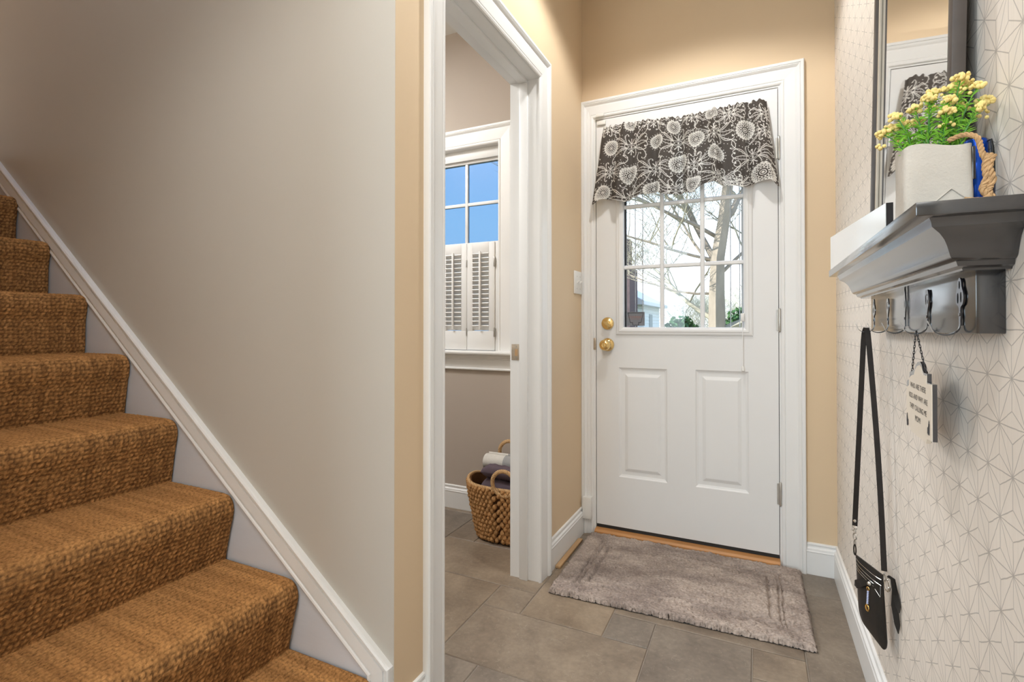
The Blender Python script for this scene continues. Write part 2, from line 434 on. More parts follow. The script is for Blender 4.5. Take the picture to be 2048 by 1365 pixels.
# ------------------------------------------------------------------ mesh building
class MB:
    def __init__(self):
        self.v = []
        self.f = []
        self.sm = []
    def add(self, verts, faces, smooth=False):
        o = len(self.v)
        self.v += [tuple(p) for p in verts]
        self.f += [tuple(i+o for i in f) for f in faces]
        self.sm += [smooth]*len(faces)
        return self
    def box(self, x0, x1, y0, y1, z0, z1, bevel=0.0):
        if bevel <= 0:
            v = [(x, y, z) for z in (z0, z1) for y in (y0, y1) for x in (x0, x1)]
            return self.add(v, [(0, 2, 3, 1), (4, 5, 7, 6), (0, 1, 5, 4), (2, 6, 7, 3), (0, 4, 6, 2), (1, 3, 7, 5)])
        bm = bmesh.new()
        bmesh.ops.create_cube(bm, size=1)
        for p in bm.verts:
            p.co = ((x0+x1)/2+p.co.x*(x1-x0), (y0+y1)/2+p.co.y*(y1-y0), (z0+z1)/2+p.co.z*(z1-z0))
        bmesh.ops.bevel(bm, geom=bm.edges[:], offset=bevel, segments=2, affect='EDGES', profile=0.5)
        self.from_bm(bm, True)
        return self
    def from_bm(self, bm, smooth=False):
        bm.verts.index_update()
        self.add([p.co.copy() for p in bm.verts], [[q.index for q in f.verts] for f in bm.faces], smooth)
        bm.free()
    def prism(self, poly, frame, a, b, smooth=False):
        """poly: 2-D points; frame(u, v, t) -> 3-D; extruded from t=a to t=b"""
        n = len(poly)
        v = [frame(u, w, a) for u, w in poly] + [frame(u, w, b) for u, w in poly]
        f = [tuple(range(n))[::-1], tuple(range(n, 2*n))]
        f += [(i, (i+1) % n, n+(i+1) % n, n+i) for i in range(n)]
        return self.add(v, f, smooth)
    def tube(self, pts, rad, seg=8, caps=True, flat=None):
        pts = [Vector(p) for p in pts]
        n = len(pts)
        if not isinstance(rad, (list, tuple)):
            rad = [rad]*n
        up = Vector((0.123, 0.05, 1)).normalized()
        vs, fs = [], []
        prev = None
        for i, p in enumerate(pts):
            d = (pts[min(i+1, n-1)] - pts[max(i-1, 0)])
            d = d.normalized() if d.length > 1e-9 else Vector((0, 0, 1))
            if prev is None:
                s = d.cross(up)
                if s.length < 1e-3:
                    s = d.cross(Vector((1, 0, 0)))
            else:
                s = prev - d*prev.dot(d)
            s.normalize()
            prev = s
            q = d.cross(s)
            for k in range(seg):
                a = 2*math.pi*k/seg
                vs.append(p + s*(math.cos(a)*rad[i]) + q*(math.sin(a)*rad[i]))
        for i in range(n-1):
            for k in range(seg):
                fs.append((i*seg+k, i*seg+(k+1) % seg, (i+1)*seg+(k+1) % seg, (i+1)*seg+k))
        if caps:
            fs.append(tuple(range(seg))[::-1])
            fs.append(tuple(range((n-1)*seg, n*seg)))
        return self.add(vs, fs, True)
    def lathe(self, prof, c, axis='Z', seg=24, caps=True):
        """prof: (radius, height) along the axis from c"""
        A = {'X': (Vector((0, 1, 0)), Vector((0, 0, 1)), Vector((1, 0, 0))),
             '-Y': (Vector((1, 0, 0)), Vector((0, 0, 1)), Vector((0, -1, 0))),
             'Z': (Vector((1, 0, 0)), Vector((0, 1, 0)), Vector((0, 0, 1))),
             '-X': (Vector((0, 1, 0)), Vector((0, 0, 1)), Vector((-1, 0, 0)))}[axis]
        c = Vector(c)
        vs, fs = [], []
        for r, h in prof:
            for k in range(seg):
                a = 2*math.pi*k/seg
                vs.append(c + A[0]*(r*math.cos(a)) + A[1]*(r*math.sin(a)) + A[2]*h)
        for i in range(len(prof)-1):
            for k in range(seg):
                fs.append((i*seg+k, i*seg+(k+1) % seg, (i+1)*seg+(k+1) % seg, (i+1)*seg+k))
        if caps:
            fs.append(tuple(range(seg))[::-1])
            fs.append(tuple(range((len(prof)-1)*seg, len(prof)*seg)))
        return self.add(vs, fs, True)
    def mold(self, p0, p1, wd, td, prof, m0=0.0, m1=0.0):
        """a moulding: profile (w, t) swept from p0 to p1, mitred by m0/m1"""
        p0, p1, wd, td = Vector(p0), Vector(p1), Vector(wd), Vector(td)
        d = (p1-p0).normalized()
        pr = [(prof[0][0], 0.0)] + list(prof) + [(prof[-1][0], 0.0)]
        n = len(pr)
        v = [p0+wd*w+td*h+d*(m0*w) for w, h in pr] + [p1+wd*w+td*h+d*(m1*w) for w, h in pr]
        f = [(i, (i+1) % n, n+(i+1) % n, n+i) for i in range(n)] + [tuple(range(n))[::-1], tuple(range(n, 2*n))]
        return self.add(v, f, False)
    def grid(self, P, smooth=True):
        h, w = P.shape[:2]
        idx = np.arange(h*w).reshape(h, w)
        f = np.stack([idx[:-1, :-1], idx[:-1, 1:], idx[1:, 1:], idx[1:, :-1]], -1).reshape(-1, 4)
        return self.add(P.reshape(-1, 3).tolist(), f.tolist(), smooth)
    def sphere(self, c, r, seg=10, rings=6, scale=(1, 1, 1)):
        c = Vector(c)
        vs, fs = [], []
        for i in range(rings+1):
            th = math.pi*i/rings
            for k in range(seg):
                a = 2*math.pi*k/seg
                vs.append(c+Vector((r*scale[0]*math.sin(th)*math.cos(a), r*scale[1]*math.sin(th)*math.sin(a), r*scale[2]*math.cos(th))))
        for i in range(rings):
            for k in range(seg):
                fs.append((i*seg+k, (i+1)*seg+k, (i+1)*seg+(k+1) % seg, i*seg+(k+1) % seg))
        return self.add(vs, fs, True)

ORG = {}
def obj(name, mb, mat, parent=None, fix=True, origin=None):
    me = bpy.data.meshes.new(name)
    v = np.array(mb.v, dtype=float)
    if parent is None:
        lo, hi = v.min(0), v.max(0)
        org = np.array(origin if origin is not None else ((lo[0]+hi[0])/2, (lo[1]+hi[1])/2, lo[2]))
    else:
        org = ORG[parent.name]
    me.from_pydata((v-org).tolist(), [], mb.f)
    if fix:
        bm = bmesh.new()
        bm.from_mesh(me)
        bmesh.ops.recalc_face_normals(bm, faces=bm.faces)
        bm.to_mesh(me)
        bm.free()
    if any(mb.sm):
        me.polygons.foreach_set('use_smooth', np.array(mb.sm, dtype=bool))
        me.set_sharp_from_angle(angle=R(38))
    me.materials.append(M[mat])
    o = bpy.data.objects.new(name, me)
    COL.objects.link(o)
    if parent is None:
        o.location = org
    else:
        o.parent = parent
    ORG[o.name] = org
    return o

def bigmesh(name, P, mat, parent, attr=None, attr_name='nub', smooth=True):
    """a dense grid mesh written straight from numpy"""
    h, w = P.shape[:2]
    org = ORG[parent.name] if parent is not None else np.zeros(3)
    idx = np.arange(h*w).reshape(h, w)
    f = np.stack([idx[:-1, :-1], idx[:-1, 1:], idx[1:, 1:], idx[1:, :-1]], -1).reshape(-1, 4)
    me = bpy.data.meshes.new(name)
    me.vertices.add(h*w)
    me.vertices.foreach_set('co', (P-org).astype(np.float32).ravel())
    nf = len(f)
    me.loops.add(nf*4)
    me.loops.foreach_set('vertex_index', f.astype(np.int32).ravel())
    me.polygons.add(nf)
    me.polygons.foreach_set('loop_start', np.arange(0, nf*4, 4, dtype=np.int32))
    me.polygons.foreach_set('use_smooth', np.full(nf, smooth))
    me.update(calc_edges=True)
    if attr is not None:
        a = me.attributes.new(attr_name, 'FLOAT', 'POINT')
        a.data.foreach_set('value', attr.astype(np.float32).ravel())
    me.materials.append(M[mat])
    o = bpy.data.objects.new(name, me)
    COL.objects.link(o)
    if parent is not None:
        o.parent = parent
    ORG[o.name] = org
    return o

def thing(name, loc, label, cat, group=None, rot=None):
    o = bpy.data.objects.new(name, None)
    COL.objects.link(o)
    o.location = loc
    o.empty_display_size = 0.05
    if rot:
        o.rotation_euler = rot
    ORG[o.name] = np.array(loc, dtype=float)
    return tag(o, label, cat, group)

def tag(o, label, cat, group=None, kind=None):
    o['label'] = label
    o['category'] = cat
    if group:
        o['group'] = group
    if kind:
        o['kind'] = kind
    return o

def text_mesh(body, size, frame, mat, parent, name='lettering', depth=0.0004, align='CENTER', space=1.0):
    cu = bpy.data.curves.new('txt', 'FONT')
    cu.body = body
    cu.size = size
    cu.align_x = align
    cu.space_character = space
    cu.extrude = depth
    cu.resolution_u = 2
    to = bpy.data.objects.new('txt', cu)
    COL.objects.link(to)
    dg = bpy.context.evaluated_depsgraph_get()
    me = bpy.data.meshes.new_from_object(to.evaluated_get(dg))
    mb = MB()
    mb.add([frame(p.co.x, p.co.y, p.co.z) for p in me.vertices], [tuple(q.vertices) for q in me.polygons])
    bpy.data.objects.remove(to)
    o = obj(name, mb, mat, parent, fix=False)
    o['kind'] = 'stuff'
    return o

def wall_grid(name, us, zs, holes, frame, t0, t1, mat):
    """one wall: a grid of cells with holes (u0,u1,z0,z1), from depth t0 to t1"""
    us = sorted(set(us) | {h[0] for h in holes} | {h[1] for h in holes})
    zs = sorted(set(zs) | {h[2] for h in holes} | {h[3] for h in holes})
    mb = MB()
    nu, nz = len(us), len(zs)
    V = []
    for t in (t0, t1):
        for z in zs:
            for u in us:
                V.append(frame(u, z, t))
    I = lambda s, j, i: s*nu*nz + j*nu + i
    solid = lambda i, j: 0 <= i < nu-1 and 0 <= j < nz-1 and not any(
        h[0]-1e-6 <= us[i] and us[i+1] <= h[1]+1e-6 and h[2]-1e-6 <= zs[j] and zs[j+1] <= h[3]+1e-6 for h in holes)
    F = []
    for j in range(nz-1):
        for i in range(nu-1):
            if not solid(i, j):
                continue
            F.append((I(0, j, i), I(0, j, i+1), I(0, j+1, i+1), I(0, j+1, i)))
            F.append((I(1, j, i), I(1, j+1, i), I(1, j+1, i+1), I(1, j, i+1)))
            for (di, dj, a, b) in ((-1, 0, (j, i), (j+1, i)), (1, 0, (j, i+1), (j+1, i+1)), (0, -1, (j, i), (j, i+1)), (0, 1, (j+1, i), (j+1, i+1))):
                if not solid(i+di, j+dj):
                    F.append((I(0, *a), I(0, *b), I(1, *b), I(1, *a)))
    used = sorted({q for f in F for q in f})
    mp = {q: n for n, q in enumerate(used)}
    mb.add([V[q] for q in used], [tuple(mp[q] for q in f) for f in F])
    o = obj(name, mb, mat)
    o['kind'] = 'structure'
    return o

# ------------------------------------------------------------------ the shell
XL, XLL, XR = -0.80, -0.93, 0.301
YD, YS, ZC = 2.484, 0.9938, 2.745
YT = YD + 0.16                                        # outer face of the front wall
fr_x = lambda u, z, t: (u, t, z)                      # walls that run along X
fr_y = lambda u, z, t: (t, u, z)                      # walls that run along Y
HALL_DOOR = (-0.738, 0.097, -0.02, 2.094)             # entry door opening (x0,x1,z0,z1)
LW = (-1.99, -1.2823, 0.905, 2.061)                   # laundry window opening
wf = wall_grid('wall_front', [XL, XR+0.12], [-0.02, ZC], [HALL_DOOR], fr_x, YD, YT, 'tan')
tag(wf, 'tan painted end wall around the white entry door', 'wall', kind='structure')
wl = wall_grid('wall_laundry_front', [-3.2, XL-0.0005], [-0.02, ZC], [LW], fr_x, YD, YT, 'taupe')
tag(wl, 'taupe laundry room wall with the shuttered window', 'wall', kind='structure')
LD = (1.205, 1.914, -0.02, 2.070)                     # laundry doorway (y0,y1,z0,z1)
wa = wall_grid('wall_left', [YS+0.001, YD-0.0005], [-0.02, ZC], [LD], fr_y, XL, XLL, 'tan')
tag(wa, 'tan hallway wall with the open laundry doorway', 'wall', kind='structure')
ws = wall_grid('wall_stairs', [-4.2, XL-0.0004], [-0.02, 5.2], [], fr_x, YS, YS+0.11, 'stairwall')
tag(ws, 'greige wall rising beside the carpeted stairs', 'wall', kind='structure')
wr = wall_grid('wall_right', [-4.0, YD-0.0005], [-0.02, ZC], [], fr_y, XR, XR+0.12, 'paper')
tag(wr, 'cream wallpapered wall printed with grey starburst lines', 'wall', kind='structure')
# out of view: the laundry's other walls and the room behind the camera
for nm, us, zs, fr, t0, t1, mt in (
        ('wall_laundry_side', [YS+0.112, YD-0.001], [-0.02, ZC], fr_y, -3.1, -3.2, 'taupe'),
        ('wall_stair_side', [-4.2, -1.02], [-0.02, 5.2], fr_x, -0.06, -0.16, 'tan'),
        ('wall_landing', [-0.06, YS], [2.0, 5.2], fr_y, -4.2, -4.3, 'tan'),
        ('wall_room_left', [-4.0, -0.162], [-0.02, ZC], fr_y, -2.6, -2.7, 'roomwall'),
        ('wall_back', [-2.6, XR], [-0.02, ZC], fr_x, -4.0, -4.1, 'roomwall')):
    wall_grid(nm, us, zs, [], fr, t0, t1, mt)
mb = MB()
mb.box(XL-0.3, XR, YS, YD, ZC, ZC+0.08)
o = obj('ceiling_hall', mb, 'ceil'); o['kind'] = 'structure'
mb = MB()
mb.box(-1.0, XR, -0.16, YS-0.001, ZC, ZC+0.08)
o = obj('ceiling_entry', mb, 'ceil'); o['kind'] = 'structure'
mb = MB()
mb.box(-2.6, XR, -4.0, -0.161, ZC, ZC+0.08)
o = obj('ceiling_room', mb, 'ceil'); o['kind'] = 'structure'
mb = MB()
mb.box(-3.2, XL-0.301, YS+0.11, YD, ZC, ZC+0.08)
o = obj('ceiling_laundry', mb, 'ceil'); o['kind'] = 'structure'
mb = MB()
mb.box(-4.3, -1.0, -0.16, YS, 5.2, 5.28)
o = obj('ceiling_landing', mb, 'ceil'); o['kind'] = 'structure'

# floor: grout bed with a modular pattern of stone tiles, each its own piece
mb = MB()
mb.box(-3.1, XR, 0.2, YD, -0.03, -0.0035)
floor = obj('floor', mb, 'grout')
tag(floor, 'brown grey stone tile floor laid in mixed sizes', 'floor', kind='structure')
mb = MB()
mb.box(-2.6, XR, -4.0, 0.2, -0.03, -0.001)
o = obj('floor_room', mb, 'woodfloor'); o['kind'] = 'structure'
U = 0.1525
GX, GY = -0.930, 1.3710
fixed = [(0, 0, 4, 2), (-2, 0, 2, 3), (0, 2, 1, 1), (1, 2, 2, 3), (3, 2, 1, 1), (4, 0, 2, 3), (6, 2, 1, 1), (3, 3, 4, 2), (7, 2, 2, 4), (6, 0, 3, 2),
         (-3, 3, 4, 2), (-1, -2, 2, 2), (1, -2, 4, 2), (-3, 5, 1, 2), (-2, 5, 2, 3), (-7, 5, 4, 2), (0, 5, 3, 2)]
occ = set()
tiles = []
def put(a, b, w, h):
    cells = {(a+i, b+j) for i in range(w) for j in range(h)}
    if cells & occ:
        return False
    occ.update(cells)
    tiles.append((a, b, w, h))
    return True
for q in fixed:
    put(*q)
trnd = random.Random(3)
for b in range(-7, 8):
    for a in range(-13, 9):
        if (a, b) not in occ:
            opts = [(4, 2), (2, 3), (2, 2), (2, 1), (1, 1)]
            if trnd.random() < 0.5:
                opts = [(2, 3), (4, 2), (2, 2), (1, 1)]
            for w, h in opts + [(1, 1)]:
                if put(a, b, w, h):
                    break
def clip(v, lo, hi):
    return max(lo, min(hi, v))
tcache = {}
for a, b, w, h in tiles:
    x0, x1 = clip(GX+a*U+0.0017, -3.05, XR-0.002), clip(GX+(a+w)*U-0.0017, -3.05, XR-0.002)
    y0, y1 = clip(GY+b*U+0.0017, 0.25, YD-0.002), clip(GY+(b+h)*U-0.0017, 0.25, YD-0.002)
    if x1-x0 < 0.01 or y1-y0 < 0.01:
        continue
    key = (round(x1-x0, 4), round(y1-y0, 4))
    if key not in tcache:
        sx, sy, c = key[0]/2, key[1]/2, 0.0022
        tb = MB()
        v = [(-sx, -sy, -0.012), (sx, -sy, -0.012), (sx, sy, -0.012), (-sx, sy, -0.012),
             (-sx, -sy, -c), (sx, -sy, -c), (sx, sy, -c), (-sx, sy, -c),
             (-sx+c, -sy+c, 0), (sx-c, -sy+c, 0), (sx-c, sy-c, 0), (-sx+c, sy-c, 0)]
        tb.add(v, [(0, 1, 5, 4), (1, 2, 6, 5), (2, 3, 7, 6), (3, 0, 4, 7), (4, 5, 9, 8), (5, 6, 10, 9), (6, 7, 11, 10), (7, 4, 8, 11), (8, 9, 10, 11)])
        me = bpy.data.meshes.new('tile')
        me.from_pydata(tb.v, [], tb.f)
        me.materials.append(M['tile'])
        tcache[key] = me
    o = bpy.data.objects.new('tile', tcache[key])
    COL.objects.link(o)
    o.parent = floor
    o.location = Vector(((x0+x1)/2, (y0+y1)/2, trnd.uniform(-0.0006, 0))) - floor.location

# mouldings
BASE = [(0, 0.014), (0.092, 0.014), (0.096, 0.0155), (0.100, 0.0135), (0.108, 0.0125), (0.113, 0.0065), (0.119, 0.006), (0.124, 0.0085), (0.129, 0.007), (0.131, 0.002)]
def casing_prof(W):
    return [(0, 0.004), (0.003, 0.008), (0.008, 0.0105), (0.013, 0.0105), (0.0165, 0.0075), (0.019, 0.0095), (0.024, 0.010), (W-0.034, 0.0125), (W-0.028, 0.012), (W-0.022, 0.0175), (W-0.017, 0.021), (W-0.013, 0.0185), (W-0.012, 0.021), (W-0.003, 0.021), (W, 0.018)]
def baseboard(name, p0, p1, td, m0, m1, label):
    mb = MB()
    mb.mold(p0, p1, (0, 0, 1), td, BASE)
    o = obj(name, mb, 'white')
    return tag(o, label, 'baseboard', kind='structure')
baseboard('baseboard_front', (0.1886, YD, 0), (XR, YD, 0), (0, -1, 0), 0, 0, 'short white baseboard between entry door casing and wallpapered wall')
baseboard('baseboard_right', (XR, -3.9, 0), (XR, YD-0.001, 0), (-1, 0, 0), 0, 0, 'long white baseboard along the foot of the wallpaper')
baseboard('baseboard_left', (XL, 2.0035, 0), (XL, YD-0.021, 0), (1, 0, 0), 0, 0, 'white baseboard between laundry doorway and entry door')
baseboard('baseboard_stairs', (XL, YS, 0), (XL, 1.1128, 0), (1, 0, 0), 0, 0, 'stub of white baseboard between stair end and laundry door casing')
baseboard('baseboard_laundry', (-3.1, YD, 0), (XLL, YD, 0), (0, -1, 0), 0, 0, 'white baseboard under the laundry window behind the basket')

# laundry doorway: jambs, stops, casing, strike plate
ld = thing('door_2', (XL, 1.544, 0), 'open white cased doorway into the laundry room', 'doorway')
ld['kind'] = 'structure'
mb = MB()
mb.box(XLL-0.001, XL+0.001, 1.912, 1.914, 0, 2.068)
obj('jamb', mb, 'white', ld)
mb = MB()
mb.box(XLL-0.001, XL+0.001, 1.205, 1.207, 0, 2.068)
obj('jamb', mb, 'white', ld)
mb = MB()
mb.box(XLL-0.001, XL+0.001, 1.205, 1.914, 2.066, 2.070)
obj('head_jamb', mb, 'white', ld)
mb = MB()
mb.box(-0.885, -0.848, 1.900, 1.9125, 0, 2.066, 0.002)
obj('door_stop', mb, 'white', ld)
mb = MB()
mb.box(-0.885, -0.848, 1.2065, 1.219, 0, 2.066, 0.002)
obj('door_stop', mb, 'white', ld)
mb = MB()
mb.box(-0.885, -0.848, 1.219, 1.900, 2.054, 2.067, 0.002)
obj('head_stop', mb, 'white', ld)
CW = 0.0955
for sx, side in ((1, XL),):
    pr = casing_prof(CW)
    for y, wd in ((1.9075, 1), (1.2085, -1)):
        mb = MB()
        mb.mold((side, y, 0), (side, y, 2.066), (0, wd, 0), (sx, 0, 0), pr, 0, 1)
        obj('casing_leg', mb, 'white', ld)
    mb = MB()
    mb.mold((side, 1.2085, 2.066), (side, 1.9075, 2.066), (0, 0, 1), (sx, 0, 0), pr, -1, 1)
    obj('casing_head', mb, 'white', ld)
mb = MB()
mb.box(-0.924, -0.8868, 1.9095, 1.9122, 0.903, 0.970, 0.0008)
sp = obj('strike_plate', mb, 'oldmetal', ld)
sp['label'] = 'worn metal strike plate with paint specks'
mb = MB()
mb.box(-0.9085, -0.8955, 1.9088, 1.9097, 0.921, 0.949)
h_ = obj('latch_hole', mb, 'shimwood', sp)
for zz in (0.912, 0.960):
    mb = MB()
    mb.lathe([(0.0028, 0), (0.0022, 0.0010), (0.0001, 0.0013)], (-0.902, 1.9095, zz), '-Y', 8)
    obj('screw', mb, 'nickel', sp)

# entry door
X0, X1, Z0, Z1 = -0.725, 0.088, 0.053, 2.085
ed = thing('door_1', (-0.3185, YD, 0), 'white entry door with nine pane glass above two raised panels', 'door')
ed['kind'] = 'structure'
GXa, GXb, GZa, GZb = -0.587, -0.050, 1.039, 1.926       # glass opening
PAN = [(-0.613, -0.381, 0.300, 0.840), (-0.2545, -0.0305, 0.300, 0.842)]
def door_slab():
    us = sorted({X0, X1, GXa, GXb} | {p[i] for p in PAN for i in (0, 1)})
    zs = sorted({Z0, Z1, GZa, GZb} | {p[i] for p in PAN for i in (2, 3)})
    bm = bmesh.new()
    vf = {}
    def vert(x, y, z):
        kx = (round(x, 5), round(y, 5), round(z, 5))
        if kx not in vf:
            vf[kx] = bm.verts.new((x, y, z))
        return vf[kx]
    inr = lambda x, z, r: r[0]-1e-6 < x < r[1]+1e-6 and r[2]-1e-6 < z < r[3]+1e-6
    G = (GXa, GXb, GZa, GZb)
    for i in range(len(us)-1):
        for j in range(len(zs)-1):
            cx, cz = (us[i]+us[i+1])/2, (zs[j]+zs[j+1])/2
            if inr(cx, cz, G):
                continue
            for y in (YD, YD+0.044):
                if y == YD and any(inr(cx, cz, p) for p in PAN):
                    continue
                bm.faces.new([vert(us[i], y, zs[j]), vert(us[i+1], y, zs[j]), vert(us[i+1], y, zs[j+1]), vert(us[i], y, zs[j+1])])
    for p in PAN:
        loops = []
        for ins, dep in ((0, 0), (0.006, 0.0055), (0.013, 0.0085), (0.030, 0.0085), (0.044, 0.0020), (0.047, 0.0016)):
            a = ins
            loops.append([vert(p[0]+a, YD+dep, p[2]+a), vert(p[1]-a, YD+dep, p[2]+a), vert(p[1]-a, YD+dep, p[3]-a), vert(p[0]+a, YD+dep, p[3]-a)])
        for A, B in zip(loops, loops[1:]):
            for q in range(4):
                bm.faces.new([A[q], A[(q+1) % 4], B[(q+1) % 4], B[q]])
        bm.faces.new(loops[-1])
    for r in (G, (X0, X1, Z0, Z1)):
        xs_ = [u for u in us if r[0]-1e-6 <= u <= r[1]+1e-6]
        zs_ = [u for u in zs if r[2]-1e-6 <= u <= r[3]+1e-6]
        for a, b in zip(xs_, xs_[1:]):
            for z in (r[2], r[3]):
                bm.faces.new([vert(a, YD, z), vert(b, YD, z), vert(b, YD+0.044, z), vert(a, YD+0.044, z)])
        for a, b in zip(zs_, zs_[1:]):
            for x in (r[0], r[1]):
                bm.faces.new([vert(x, YD, a), vert(x, YD, b), vert(x, YD+0.044, b), vert(x, YD+0.044, a)])
    m = MB()
    m.from_bm(bm)
    return m
slab = obj('door_slab', door_slab(), 'doorwhite', ed)
LF = [(0, 0.003), (0.004, 0.008), (0.012, 0.0125), (0.020, 0.013), (0.024, 0.010), (0.032, 0.009), (0.037, 0.006), (0.038, 0.001)]
fx0, fx1, fz0, fz1 = GXa, GXb, GZa, GZb
for p0, p1, wd in (((fx0, YD, fz0), (fx0, YD, fz1), (-1, 0, 0)), ((fx1, YD, fz0), (fx1, YD, fz1), (1, 0, 0)),
                   ((fx0, YD, fz0), (fx1, YD, fz0), (0, 0, -1)), ((fx0, YD, fz1), (fx1, YD, fz1), (0, 0, 1))):
    mb = MB()
    mb.mold(p0, p1, wd, (0, -1, 0), LF, -1, 1)
    obj('lite_frame', mb, 'doorwhite', ed)
# glazing beads, muntins, panes
mx = [-0.4047, -0.2230]
mz = [1.3335, 1.632]
for x in mx:
    mb = MB()
    mb.prism([(-0.010, 0), (-0.010, 0.006), (-0.006, 0.011), (0.006, 0.011), (0.010, 0.006), (0.010, 0)], lambda u, t, z, x=x: (x+u, YD+0.016-t, z), fz0, fz1)
    obj('muntin', mb, 'doorwhite', ed)
for z in mz:
    xs = [fx0] + [q for x in mx for q in (x-0.010, x+0.010)] + [fx1]
    for a, b in zip(xs[::2], xs[1::2]):
        mb = MB()
        mb.prism([(-0.010, 0), (-0.010, 0.006), (-0.006, 0.011), (0.006, 0.011), (0.010, 0.006), (0.010, 0)], lambda u, t, x, z=z: (x, YD+0.016-t, z+u), a, b)
        obj('muntin', mb, 'doorwhite', ed)
xs = [fx0] + mx + [fx1]
zs = [fz0] + mz + [fz1]
for a, b in zip(xs, xs[1:]):
    for c, d in zip(zs, zs[1:]):
        mb = MB()
        mb.add([(a, YD+0.018, c), (b, YD+0.018, c), (b, YD+0.018, d), (a, YD+0.018, d)], [(0, 1, 2, 3)])
        obj('pane', mb, 'glass', ed)
# raised mini blind cords behind the glass
for x in (-0.536, -0.500, -0.104, -0.066):
    mb = MB()
    mb.tube([(x, YD+0.030, fz0+0.003), (x, YD+0.030, fz1)], 0.0020, 6)
    obj('blind_cord', mb, 'cord', ed)
for x in (fx0+0.004, fx1-0.004):
    mb = MB()
    mb.box(x-0.004, x+0.004, YD+0.022, YD+0.034, fz0, fz1)
    obj('blind_track', mb, 'blackrubber' if x < -0.3 else 'cord', ed)
# control wand of the blind
mb = MB()
mb.box(-0.0615, -0.0455, YD-0.020, YD-0.008, 1.066, 1.102, 0.003)
bs = obj('blind_slider', mb, 'plate', ed)
mb = MB()
mb.tube([(-0.0535, YD-0.014, 1.066), (-0.0535, YD-0.014, 0.862)], 0.0016, 6)
obj('cord', mb, 'cord', bs)
mb = MB()
mb.lathe([(0.002, 0), (0.0065, 0.003), (0.0075, 0.010), (0.004, 0.020), (0.002, 0.024)], (-0.0535, YD-0.014, 0.843), 'Z', 10)
obj('cord_knob', mb, 'plate', bs)
# brass hardware
db = MB()
db.lathe([(0.031, 0), (0.031, 0.004), (0.029, 0.008), (0.020, 0.012), (0.013, 0.013), (0.012, 0.016), (0.0005, 0.0165)], (-0.6676, YD, 1.0575), '-Y', 28)
dbo = obj('deadbolt', db, 'brass', ed)
dbo['label'] = 'polished brass deadbolt rose'
mb = MB()
mb.prism([(-0.021, -0.004), (-0.021, 0.005), (0.0, 0.0075), (0.021, 0.006), (0.023, -0.006), (0.0, -0.0075)],
         lambda u, v, t: (-0.6676+u*0.87+v*0.5, YD-t, 1.0575-u*0.5+v*0.87), 0.0163, 0.030)
obj('thumb_turn', mb, 'brass', dbo)
kb = MB()
kb.lathe([(0.033, 0), (0.033, 0.003), (0.030, 0.009), (0.021, 0.016), (0.0125, 0.020), (0.0115, 0.032), (0.016, 0.036), (0.024, 0.043), (0.0275, 0.052), (0.0265, 0.061), (0.021, 0.068), (0.014, 0.070), (0.0125, 0.067), (0.0005, 0.066)], (-0.668, YD, 0.9515), '-Y', 32)
kbo = obj('door_knob', kb, 'brass', ed)
kbo['label'] = 'polished brass round door knob'
mb = MB()
mb.lathe([(0.0095, 0), (0.0085, 0.003), (0.0005, 0.0035)], (-0.668, YD-0.066, 0.9515), '-Y', 14)
mb.box(-0.6705, -0.6655, YD-0.073, YD-0.069, 0.9455, 0.9575)
obj('privacy_button', mb, 'brass', kbo)
mb = MB()
mb.box(-0.7395, -0.7262, YD-0.006, YD+0.02, 0.925, 0.985, 0.001)
obj('latch_strike', mb, 'oldmetal', ed)
for zc in (1.8218, 1.0708, 0.3169):
    mb = MB()
    mb.lathe([(0.0008, -0.053), (0.0045, -0.050), (0.0055, -0.046), (0.0058, -0.0155), (0.0050, -0.015), (0.0058, -0.0145), (0.0058, 0.0145), (0.0050, 0.015), (0.0058, 0.0155), (0.0058, 0.046), (0.0045, 0.050), (0.0008, 0.053)], (0.0925, YD-0.004, zc), 'Z', 12)
    hg = obj('hinge', mb, 'nickel', ed)
    mb = MB()
    mb.box(0.080, 0.0875, YD-0.0025, YD+0.002, zc-0.045, zc+0.045)
    obj('hinge_leaf', mb, 'nickel', hg)
# alarm contact at the top corner
mb = MB()
mb.box(-0.716, -0.674, YD-0.012, YD, 2.056, 2.077, 0.003)
obj('alarm_contact', mb, 'plate', ed)
mb = MB()
mb.box(-0.722, -0.680, YD-0.024, YD-0.010, 2.094, 2.110, 0.003)
obj('alarm_contact', mb, 'plate', ed)
# decal in the corner pane
sx0, sx1, sz0, sz1 = -0.5765, -0.4890, 1.046, 1.114
mb = MB()
mb.box(sx0, sx1, YD+0.0165, YD+0.0175, sz0, sz1)
dec = obj('decal', mb, 'sticker', ed)
dec['label'] = 'small dark grey square decal with a keystone outline'
key = [(0.08, 0.93), (0.92, 0.93), (0.80, 0.24), (0.66, 0.24), (0.66, 0.05), (0.34, 0.05), (0.34, 0.24), (0.20, 0.24)]
mb = MB()
for (a, b), (c, d) in zip(key, key[1:]+key[:1]):
    pa = Vector((sx0+a*(sx1-sx0), YD+0.0160, sz0+b*(sz1-sz0)))
    pb = Vector((sx0+c*(sx1-sx0), YD+0.0160, sz0+d*(sz1-sz0)))
    mb.tube([pa, pb], 0.0011, 4)
ko = obj('keystone_outline', mb, 'stickerline', dec)
ko['kind'] = 'stuff'
text_mesh('CONWAY', 0.0155, lambda x, y, z: (-0.5327+x, YD+0.0162-z, 1.0835+y), 'stickertext', dec, depth=0.0002)
mb = MB()
mb.box(-0.555, -0.512, YD+0.0160, YD+0.0164, 1.078, 1.0792)
o = obj('underline', mb, 'stickertext', dec)
